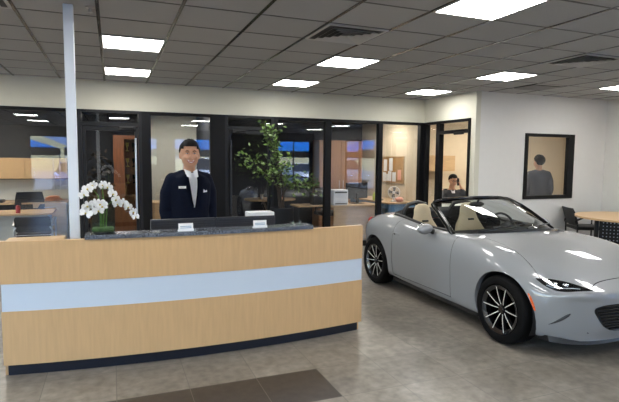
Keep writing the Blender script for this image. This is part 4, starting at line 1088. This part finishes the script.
bm = B(); box(bm, -.2, .2, -.12, .12, 0, .05, .01); o = tag(link('keyboard_tray', bm, 'darkgrey', None, False, (-2.0, 10.2, .83)), 'dark box with papers at the left end of the back counter', 'box')
# door 1 office: glass fronted trophy cabinet, low cabinet
t = thing('display_cabinet', 'red brown wooden cabinet with glass door and glass shelves behind the left glass door', 'cabinet', (.30, 10.75, 0))
bm = B(); box(bm, -.27, -.07, -.18, .16, 0, 2.08); box(bm, -.07, .2, -.18, .16, 2.0, 2.08); box(bm, -.07, .2, -.18, .16, 0, .55); box(bm, -.07, .2, .12, .16, .55, 2.0); box(bm, .17, .2, -.18, .12, .55, 2.0); link('body', bm, 'walnut', t)
for z in (.75, 1.12, 1.45, 1.76): bm = B(); box(bm, -.068, .168, -.15, .115, z, z+.008); link('shelf', bm, 'vase', t)
bm = B(); box(bm, -.068, .168, -.172, -.166, .55, 2.0); link('glass_door', bm, 'vase', t)
k_ = 0
for z in (1.128, 1.458, 1.768):
    for x in (-.01, .11):
        bm = B(); lathe(bm, [(.03, 0), (.03, .015), (.01, .02), (.008, .07), (.028, .11), (.034, .17), (.03, .17), (.005, .10)], (0, 0, 0), 12)
        o = tag(link('trophy', bm, 'gold' if k_ % 2 == 0 else 'blackg', None, True, (.30+x, 10.68, z)), '%s trophy, %s on the %s glass shelf of the red brown cabinet' % ('gold' if k_ % 2 == 0 else 'black', 'left' if x < 0 else 'right', {1.128: 'lowest', 1.458: 'middle', 1.768: 'top'}[z]), 'trophy', 'trophies in the glass cabinet'); k_ += 1
t = thing('low_cabinet', 'low light wood cabinet beside the glass office partition, left of the standing man', 'cabinet', (1.05, 9.95, 0))
bm = B(); box(bm, -.42, .52, -.25, .25, 0, .78); link('body', bm, 'wood2', t); bm = B(); box(bm, -.44, .54, -.27, .27, .78, .81, .003); link('worktop', bm, 'wood2', t)
for a in (-.41, .055): bm = B(); box(bm, a, a+.455, -.268, -.252, .03, .76, .002); d = link('door', bm, 'wood2', t); bm = B(); tube(bm, [(a+.40 if a < 0 else a+.05, -.285, .5), (a+.40 if a < 0 else a+.05, -.285, .65)], .006); link('door_handle', bm, 'metal', d, True)
# dark leaved plant behind door 1
def leafy(t, n, fn, m, name='foliage'):
    bm = B()
    for k in range(n):
        c, s = fn(k); d = Vector((random.gauss(0, 1), random.gauss(0, 1), random.gauss(0, .6))).normalized(); e = d.cross(Vector((random.gauss(0, 1), random.gauss(0, 1), random.gauss(0, 1)))).normalized(); nn = d.cross(e)
        P = [c, c+d*s*.5+e*s*.30+nn*s*.06, c+d*s, c+d*s*.5-e*s*.30+nn*s*.06]; bm.faces.new([bm.verts.new(p) for p in P])
    return link(name, bm, m, t)
t = thing('office_plant', 'tall dark leaved plant in the navy office behind the left glass door', 'plant', (-.22, 10.1, 0))
bm = B(); lathe(bm, [(.10, 0), (.13, .26), (.12, .26), (.11, .22), (.001, .22)], (0, 0, 0), 20); link('pot', bm, 'blackp', t, 40)
bm = B(); tube(bm, [(0, 0, .2), (.02, 0, .9), (-.02, 0, 1.6)], [.012, .01, .006], 6); link('stem', bm, 'bark', t, True)
leafy(t, 120, lambda k: (Vector((random.uniform(-.16, .18), random.uniform(-.16, .16), random.uniform(.6, 1.75))), .14), 'bark')
# potted ficus
t = thing('potted_tree', 'slender green leafed tree in a dark round pot behind the right monitor', 'plant', (2.60, 7.80, 0))
bm = B(); lathe(bm, [(.15, 0), (.19, .1), (.20, .84), (.185, .85), (.175, .80), (.001, .80)], (0, 0, 0), 32); link('pot', bm, 'potgrey', t, 40)
bm = B(); lathe(bm, [(.001, .815), (.17, .805), (.17, .79)], (0, 0, 0), 20); link('soil', bm, 'bark', t, True)
br = []
for pts in ([(0, 0, .8), (-.03, .02, 1.2), (-.08, .0, 1.6), (-.20, 0, 1.95), (-.30, 0, 2.2)], [(.03, 0, .8), (.02, 0, 1.2), (-.05, .0, 1.5), (-.10, .0, 1.85), (-.14, 0, 2.12)], [(-.03, 0, .8), (-.07, .02, 1.15), (-.22, .0, 1.42), (-.45, 0, 1.56), (-.66, -.02, 1.66)],
            [(.0, .03, .8), (.05, .02, 1.1), (.16, .0, 1.25), (.36, 0, 1.22), (.52, -.02, 1.21)], [(-.01, .03, .8), (-.06, .0, 1.2), (.02, .0, 1.5), (.12, .0, 1.62)], [(-.05, .0, 1.1), (-.16, .0, 1.3), (-.30, .0, 1.40)]):
    bm = B(); tube(bm, pts, [.018, .013, .009, .006, .003][:len(pts)], 6); link('branch', bm, 'bark', t, True); br.append([Vector(p) for p in pts])
def lf_(k):
    P = random.choice(br[:5]+[br[0], br[2], br[1], br[3]]); u = random.uniform(.38, 1)*(len(P)-1); i = min(int(u), len(P)-2); c = P[i].lerp(P[i+1], u-i); r = .10 if c.z > 1.7 else .15
    return c+Vector((random.gauss(0, r*.6), random.gauss(0, r*.6), random.gauss(0, r*.55))), random.uniform(.055, .09)
leafy(t, 620, lf_, 'leaf')
# office D/E behind the glass
t = thing('round_table', 'small wood topped pedestal table in the dark office behind the potted tree', 'table', (3.15, 10.25, 0))
bm = B(); prism(bm, rnd_table(.56, .45, 40), .76, .785); link('tabletop', bm, 'wood2', t); bm = B(); tube(bm, [(0, 0, .02), (0, 0, .76)], .03); link('pedestal', bm, 'metal', t, True)
bm = B(); lathe(bm, [(.26, 0), (.26, .012), (.04, .03)], (0, 0, 0), 28); link('base', bm, 'metal', t, 40)
bm = B(); lathe(bm, [(.028, 0), (.038, .10), (.034, .10), (.001, .01)], (2.93, 10.15, .785), 16); tag(link('paper_cup', bm, 'lightgrey', None, True), 'small pale cup on the pedestal table behind the potted tree', 'cup')
guest_chair('guest_chair', 'wooden armed guest chair with dark seat behind the glass, right of the tree pot', (2.98, 9.05, 0), math.radians(70), 'tanpanel', 'blackp')
t = thing('l_shaped_desk', 'light wood L-shaped desk behind the glass, its pale front panel facing the showroom', 'desk', (4.25, 8.95, 0))
bm = B(); box(bm, -.38, .72, -.30, .35, .725, .755, .003); box(bm, -.98, -.38, -.12, .35, .725, .755, .003); link('desktop', bm, 'wood2', t)
bm = B(); box(bm, -.30, .66, -.27, -.25, .02, .725); link('front_panel', bm, 'wood2', t)
for x in (-.95, .66): bm = B(); box(bm, x, x+.025, -.08 if x < 0 else -.27, .32, 0, .725); link('side_panel', bm, 'darkgrey', t)
t = thing('desktop_printer', 'white box-shaped printer with dark slot on the light wood desk behind the glass', 'printer', (4.13, 8.86, .755))
bm = B(); box(bm, -.17, .15, -.12, .16, 0, .30, .015); link('body', bm, 'whitep', t); bm = B(); box(bm, -.14, .12, -.126, -.121, .235, .265); link('paper_slot', bm, 'blackp', t); bm = B(); box(bm, -.13, .11, -.15, -.121, .03, .045); link('output_tray', bm, 'darkgrey', t)
bm = B(); box(bm, -.20, .04, -.10, .10, 0, .22, .01); tag(link('file_box', bm, 'blackp', None, False, (3.82, 9.02, .755)), 'black file box on the desk left of the white printer', 'box')
def small_monitor(label, loc, rz):
    t = thing('computer_monitor', label, 'monitor', loc, rz)
    bm = B(); box(bm, -.27, .27, -.02, .02, .10, .42, .006); link('back_shell', bm, 'blackp', t); bm = B(); box(bm, -.12, .12, -.1, .1, 0, .012, .003); box(bm, -.025, .025, -.045, -.02, .012, .2); link('stand', bm, 'blackp', t)
    bm = B(); box(bm, -.26, .26, .02, .022, .11, .41); link('screen', bm, 'blackg', t)
small_monitor('black monitor on the light wood desk right of the white printer', (4.62, 9.05, .755), .2)
t = thing('side_counter', 'light wood side counter with blue edge along the beige wall under the cork board', 'counter', (5.40, 9.45, 0))
bm = B(); box(bm, -.33, .33, -.88, .9, .76, .79, .003); link('worktop', bm, 'wood2', t); bm = B(); box(bm, -.30, .33, -.85, .85, .66, .76); link('apron', bm, 'bluep', t)
for y in (-.85, .0, .82): bm = B(); box(bm, -.30, .33, y, y+.03, 0, .66); link('support_panel', bm, 'bluep', t)
small_monitor('black monitor on the side counter left of the small fan', (5.28, 9.32, .79), 1.0)
office_chair('black office chair at the light wood desk behind the glass', (4.35, 9.85, 0), .15)
t = thing('desk_fan', 'small round white desk fan on the side counter below the cork board', 'fan', (5.36, 8.83, .79), -.6)
bm = B(); lathe(bm, [(.001, 0), (.07, 0), (.065, .02), (.02, .03), (.015, .10)], (0, 0, 0), 20); link('base', bm, 'whitep', t, 40)
bm = B()
for r in (.03, .06, .09, .115): tube(bm, [(r*math.cos(a), -.03-.03*(1-r/.12), .19+r*math.sin(a)) for a in [2*PI*k/24 for k in range(25)]], .003, 5)
for k in range(12): a = 2*PI*k/12; tube(bm, [(0, -.058, .19), (.115*math.cos(a), -.03, .19+.115*math.sin(a))], .0018, 4)
tube(bm, [(.118*math.cos(a), .0, .19+.118*math.sin(a)) for a in [2*PI*k/24 for k in range(25)]], .008, 6); link('cage', bm, 'whitep', t, True)
for k in range(4):
    a = 2*PI*k/4; bm = B(); prism(bm, [(.02, -.02), (.10, -.045), (.105, .02), (.02, .015)], -.002, .002, Matrix.Translation((0, -.01, .19)) @ Matrix.Rotation(a, 4, 'Y') @ Matrix.Rotation(PI/2, 4, 'X')); link('blade', bm, 'darkgrey', t)
bm = B(); lathe(bm, [(.001, -.03), (.03, -.03), (.035, .05), (.001, .06)], (0, 0, .19), 16, 'y'); link('motor', bm, 'whitep', t, True)
bm = B(); ell(bm, (0, 0, .055), (.085, .06, .055), None, 18, 12); ell(bm, (-.07, 0, .07), (.03, .025, .025), None, 12, 8); tag(link('piggy_bank', bm, 'pink', None, True, (5.38, 8.66-.02, .79)), 'rounded peach coloured ornament on the side counter right of the fan', 'ornament')
bm = B(); lathe(bm, [(.03, 0), (.035, .02), (.035, .12), (.015, .15), (.015, .175), (.001, .175)], (5.12, 9.22, .79), 16); tag(link('lime_bottle', bm, 'lime', None, True), 'lime green bottle on the side counter left of the fan', 'bottle')
t = thing('cork_board', 'wood framed cork notice board on the beige office wall', 'notice board', (5.735, 9.52, 1.42), 0)
bm = B(); box(bm, -.008, 0, -.44, .44, -.26, .28); link('cork_panel', bm, 'cork', t)
bm = B()
for a, b, c, d in ((-.44, .44, -.28, -.26), (-.44, .44, .28, .30), (-.46, -.44, -.28, .30), (.44, .46, -.28, .30)): box(bm, -.02, 0, a, b, c, d)
link('frame', bm, 'wood2', t)
for k, (y, z, h, m) in enumerate(((.30, .10, .26, 'paper'), (.06, .12, .28, 'paper'), (.33, -.16, .2, 'paper'), (.10, -.14, .22, 'paper'), (-.08, -.15, .2, 'paper'), (-.30, -.10, .22, 'pink'), (.22, -.17, .16, 'paper'))):
    bm = B(); box(bm, -.013-.001*k, -.009-.001*k, y-.07, y+.07, z-h/2, z+h/2); o = tag(link('note_paper', bm, m, None, False, (5.735, 9.52, 1.42)), ('pink sheet' if m == 'pink' else 'white sheet') + ' pinned to the cork board, ' + ('upper left', 'upper middle', 'lower left', 'lower middle', 'lower centre right', 'lower right', 'small overlapping lower left')[k], 'paper', 'sheets pinned on the cork board')
t = thing('wooden_wardrobe', 'tall tan wood double door cupboard against the navy wall right of the potted tree', 'cupboard', (4.98, 10.85, 0))
bm = B(); box(bm, -.55, .57, -.25, .14, 0, 2.08); link('body', bm, 'tanpanel', t)
for a, b in ((-.54, .0), (.005, .56)): bm = B(); box(bm, a, b, -.27, -.252, .04, 2.05, .002); d = link('door', bm, 'tanpanel', t); bm = B(); tube(bm, [((-.05 if a < 0 else .05), -.295, .95), ((-.05 if a < 0 else .05), -.295, 1.15)], .008); link('door_handle', bm, 'metal', d, True)
# office F: seated man's desk
t = thing('executive_desk', 'pale topped desk in front of the seated man beyond the open door', 'desk', (6.72, 8.15, 0), -.30)
bm = B(); box(bm, -.70, .75, -.35, .30, .72, .75, .004); link('desktop', bm, 'whitep', t); bm = B(); box(bm, -.66, .70, -.20, -.18, .1, .72); link('modesty_panel', bm, 'wood2', t)
for x in (-.68, .68): bm = B(); box(bm, x, x+.03, -.3, .25, 0, .72); link('side_panel', bm, 'wood2', t)
office_chair('black office chair under the seated man beyond the open door', (6.72, 8.78, 0), -.30)
for k, (x, y, r) in enumerate(((6.45, 8.10, -.4), (6.75, 8.2, .1))):
    bm = B(); box(bm, -.105, .105, -.148, .148, 0, .004+.004*k); o = tag(link('paper_sheet', bm, 'paper', None, False, (x, y, .75)), 'white papers on the desk of the seated man, %s pile' % ('left' if k == 0 else 'right'), 'paper', 'papers on the seated man\'s desk'); o.rotation_euler = (0, 0, r)
t = thing('wall_cabinet', 'tan overhead cabinet on the beige wall behind the seated man', 'cabinet', (7.9, 10.82, 1.36))
bm = B(); box(bm, -.55, .35, -.18, .17, 0, .40); link('body', bm, 'wood2', t)
for a, b in ((-.55, -.1), (-.095, .35)): bm = B(); box(bm, a, b, -.20, -.181, 0, .40, .002); link('door', bm, 'wood2', t)
# office lamps, plus unseen fill panels added to brighten the beige and navy rooms
W['diffo'] = mat('office_diffuser', (1, .93, .80), .5, emit=OFFICE)
dfm = bpy.data.objects['diffuser'].data.copy(); dfm.materials[0] = W['diffo']
for (x, y, z, lb) in ((-1.9, 9.45, 2.5, 'light panel in the ceiling of the far left office'), (1.1, 9.3, 2.5, 'light panel in the ceiling of the light grey office behind the standing man'), (5.1, 9.3, 2.5, 'light panel in the ceiling of the office with the cork board'), (7.2, 8.4, 2.75, 'light panel in the ceiling over the seated man'), (8.6, 8.6, 2.75, 'light panel in the ceiling of the beige office behind the black framed window'), (9.2, 9.9, 2.75, 'rear unseen fill panel added to brighten the beige office behind the black framed window'), (6.6, 9.9, 2.75, 'unseen fill panel added behind the seated man to brighten the beige office'), (10.6, 9.2, 2.75, 'far right unseen fill panel added to brighten the beige office'), (.0, 9.6, 2.5, 'unseen fill panel added to brighten the navy office with the display cabinet'), (-4.2, 9.45, 2.5, 'light panel in the ceiling of the hidden end of the far left office')):
    o = dup(L0, (x, y, z), 0, lb, 'office light panels')
    for c in o.children:
        if c.name.startswith('diffuser'): c.data = dfm

# ------------------------------------------------------------------ outside the front windows
bm = B(); box(bm, -60, 70, -80, FY-.12, -.25, -.12); tag(link('floor_outside', bm, 'asphalt'), kind='structure')
bm = B(); rings = []
for k in range(41):
    x = -90+5*k; h = 3.0+1.2*math.sin(k*.9)+.8*math.sin(k*2.1); rings.append([(x, -78, -.2), (x, -50, -.2), (x, -66, h)])
loft(bm, rings); tag(link('dry_hillside', bm, 'dry', None, True), kind='structure')
bm = B(); rings = []
for k in range(41):
    x = -220+11*k; h = 17+5*math.sin(k*.8)+3*math.sin(k*1.9); rings.append([(x, -150, -.2), (x, -120, -.2), (x, -140, h)])
loft(bm, rings); tag(link('mountain_range', bm, 'mount', None, True), kind='structure')
for k, x in enumerate((-4.4, 0.2, 4.6, 9.2, 13.6)):
    t = thing('canopy_tent', 'blue pop-up canopy tent outside the front windows, %s of the row' % ('leftmost', 'second from left', 'middle', 'second from right', 'rightmost')[k], 'canopy', (x, -8.6, -.52), 0, 'blue canopies outside the front windows')
    bm = B(); a = 2.1; v = [bm.verts.new(p) for p in ((-a, -1.5, 2.55), (a, -1.5, 2.55), (a, 1.5, 2.55), (-a, 1.5, 2.55), (0, 0, 3.25))]
    w_ = [bm.verts.new(p) for p in ((-a, -1.5, 2.22), (a, -1.5, 2.22), (a, 1.5, 2.22), (-a, 1.5, 2.22))]
    for i in range(4): j = (i+1) % 4; bm.faces.new((v[i], v[j], v[4])); bm.faces.new((w_[i], w_[j], v[j], v[i]))
    bmesh.ops.solidify(bm, geom=bm.faces[:], thickness=.01); link('fabric_roof', bm, 'blue', t)
    for sx in (-1, 1):
        for sy in (-1, 1): bm = B(); tube(bm, [(sx*2.05, sy*1.45, 0), (sx*2.05, sy*1.45, 2.5)], .025); link('pole', bm, 'whitep', t, True)
def parked(label, loc, rz, m, suv):
    t = thing('parked_car', label, 'car', loc, rz, 'cars parked outside the front windows'); h = .25 if suv else 0
    st_ = [(-2.2, .70, .45, .62), (-2.05, .85, .30, .80), (-1.2, .90, .25, .92+h*.5), (-.7, .90, .25, .98+h*.5), (0, .90, .25, .98+h*.5), (1.3, .90, .25, .98+h*.5), (2.0, .88, .30, .98+h*.3), (2.2, .75, .45, .85)]
    bm = B(); loft(bm, [[(-w_, y, lo), (w_, y, lo), (w_*1.0, y, (lo+hi)/2), (w_*.92, y, hi), (-w_*.92, y, hi), (-w_*1.0, y, (lo+hi)/2)] for y, w_, lo, hi in st_]); link('body', bm, m, t, 40)
    top_ = 1.42+h*1.2; bm = B(); loft(bm, [[(-w_, y, z), (w_, y, z), (w_*.8, y2, top_), (-w_*.8, y2, top_)] for y, w_, z, y2 in ((-.95, .80, .95+h*.5, -.15), (1.6 if suv else 1.35, .80, .95+h*.5, 1.3 if suv else .8))]); link('cabin_glass', bm, 'blackg', t)
    bm = B(); box(bm, -.66, .66, -.15, 1.3 if suv else .8, top_-.03, top_+.03, .02); link('roof', bm, m, t)
    for sx in (-1, 1):
        for y in (-1.35, 1.35): bm = B(); lathe(bm, [(.001, -.11), (.2, -.11), (.32, -.09), (.33, 0), (.32, .09), (.001, .11)], (sx*.82, y, .33), 24, 'x'); link('wheel', bm, 'blackp', t, 40)
        bm = B(); ell(bm, (sx*.62, -2.13, .68), (.16, .06, .06), None, 10, 6); link('headlight', bm, 'chrome', t, True)
for k, (x, y, rz, m, s_, lb) in enumerate(((-5.2, -14, PI+.1, 'carwhite', 1, 'white tall car at the left end of the row outside'), (-2.0, -13.6, PI, 'carblue', 0, 'blue low car second from the left outside'), (1.6, -14.2, PI, 'carwhite', 0, 'white low car in the middle of the row outside'), (4.9, -13.8, PI, 'carwhite', 1, 'white tall car right of the middle outside'),
    (8.2, -14, PI+.1, 'carblue', 1, 'blue tall car nearest the right windows outside'), (11.4, -13.7, PI, 'carwhite', 0, 'white low car second from the right outside'), (14.8, -14, PI, 'paint', 1, 'grey tall car at the right end of the row outside'), (15.5, -3.0, PI/2, 'carwhite', 1, 'white tall car outside the right hand window'), (15.2, .8, PI/2, 'carblue', 0, 'blue low car outside the right hand window'))):
    parked(lb, (x, y, -.12), rz, m, s_)
t = thing('canopy_tent', 'blue pop-up canopy tent outside the right hand window', 'canopy', (11.6, -1.2, -.50), 0, 'blue canopies outside')
bm = B(); v = [bm.verts.new(p) for p in ((-1.3, -2.1, 2.55), (1.3, -2.1, 2.55), (1.3, 2.1, 2.55), (-1.3, 2.1, 2.55), (0, 0, 3.2))]; w_ = [bm.verts.new(p) for p in ((-1.3, -2.1, 2.22), (1.3, -2.1, 2.22), (1.3, 2.1, 2.22), (-1.3, 2.1, 2.22))]
for i in range(4): j = (i+1) % 4; bm.faces.new((v[i], v[j], v[4])); bm.faces.new((w_[i], w_[j], v[j], v[i]))
bmesh.ops.solidify(bm, geom=bm.faces[:], thickness=.01); link('fabric_roof', bm, 'blue', t)
for sx in (-1, 1):
    for sy in (-1, 1): bm = B(); tube(bm, [(sx*1.25, sy*2.05, 0), (sx*1.25, sy*2.05, 2.5)], .025); link('pole', bm, 'whitep', t, True)
bm = B(); box(bm, EX+.12, 60, -12, 20, -.25, -.121); tag(link('pavement', bm, 'asphalt'), kind='structure')
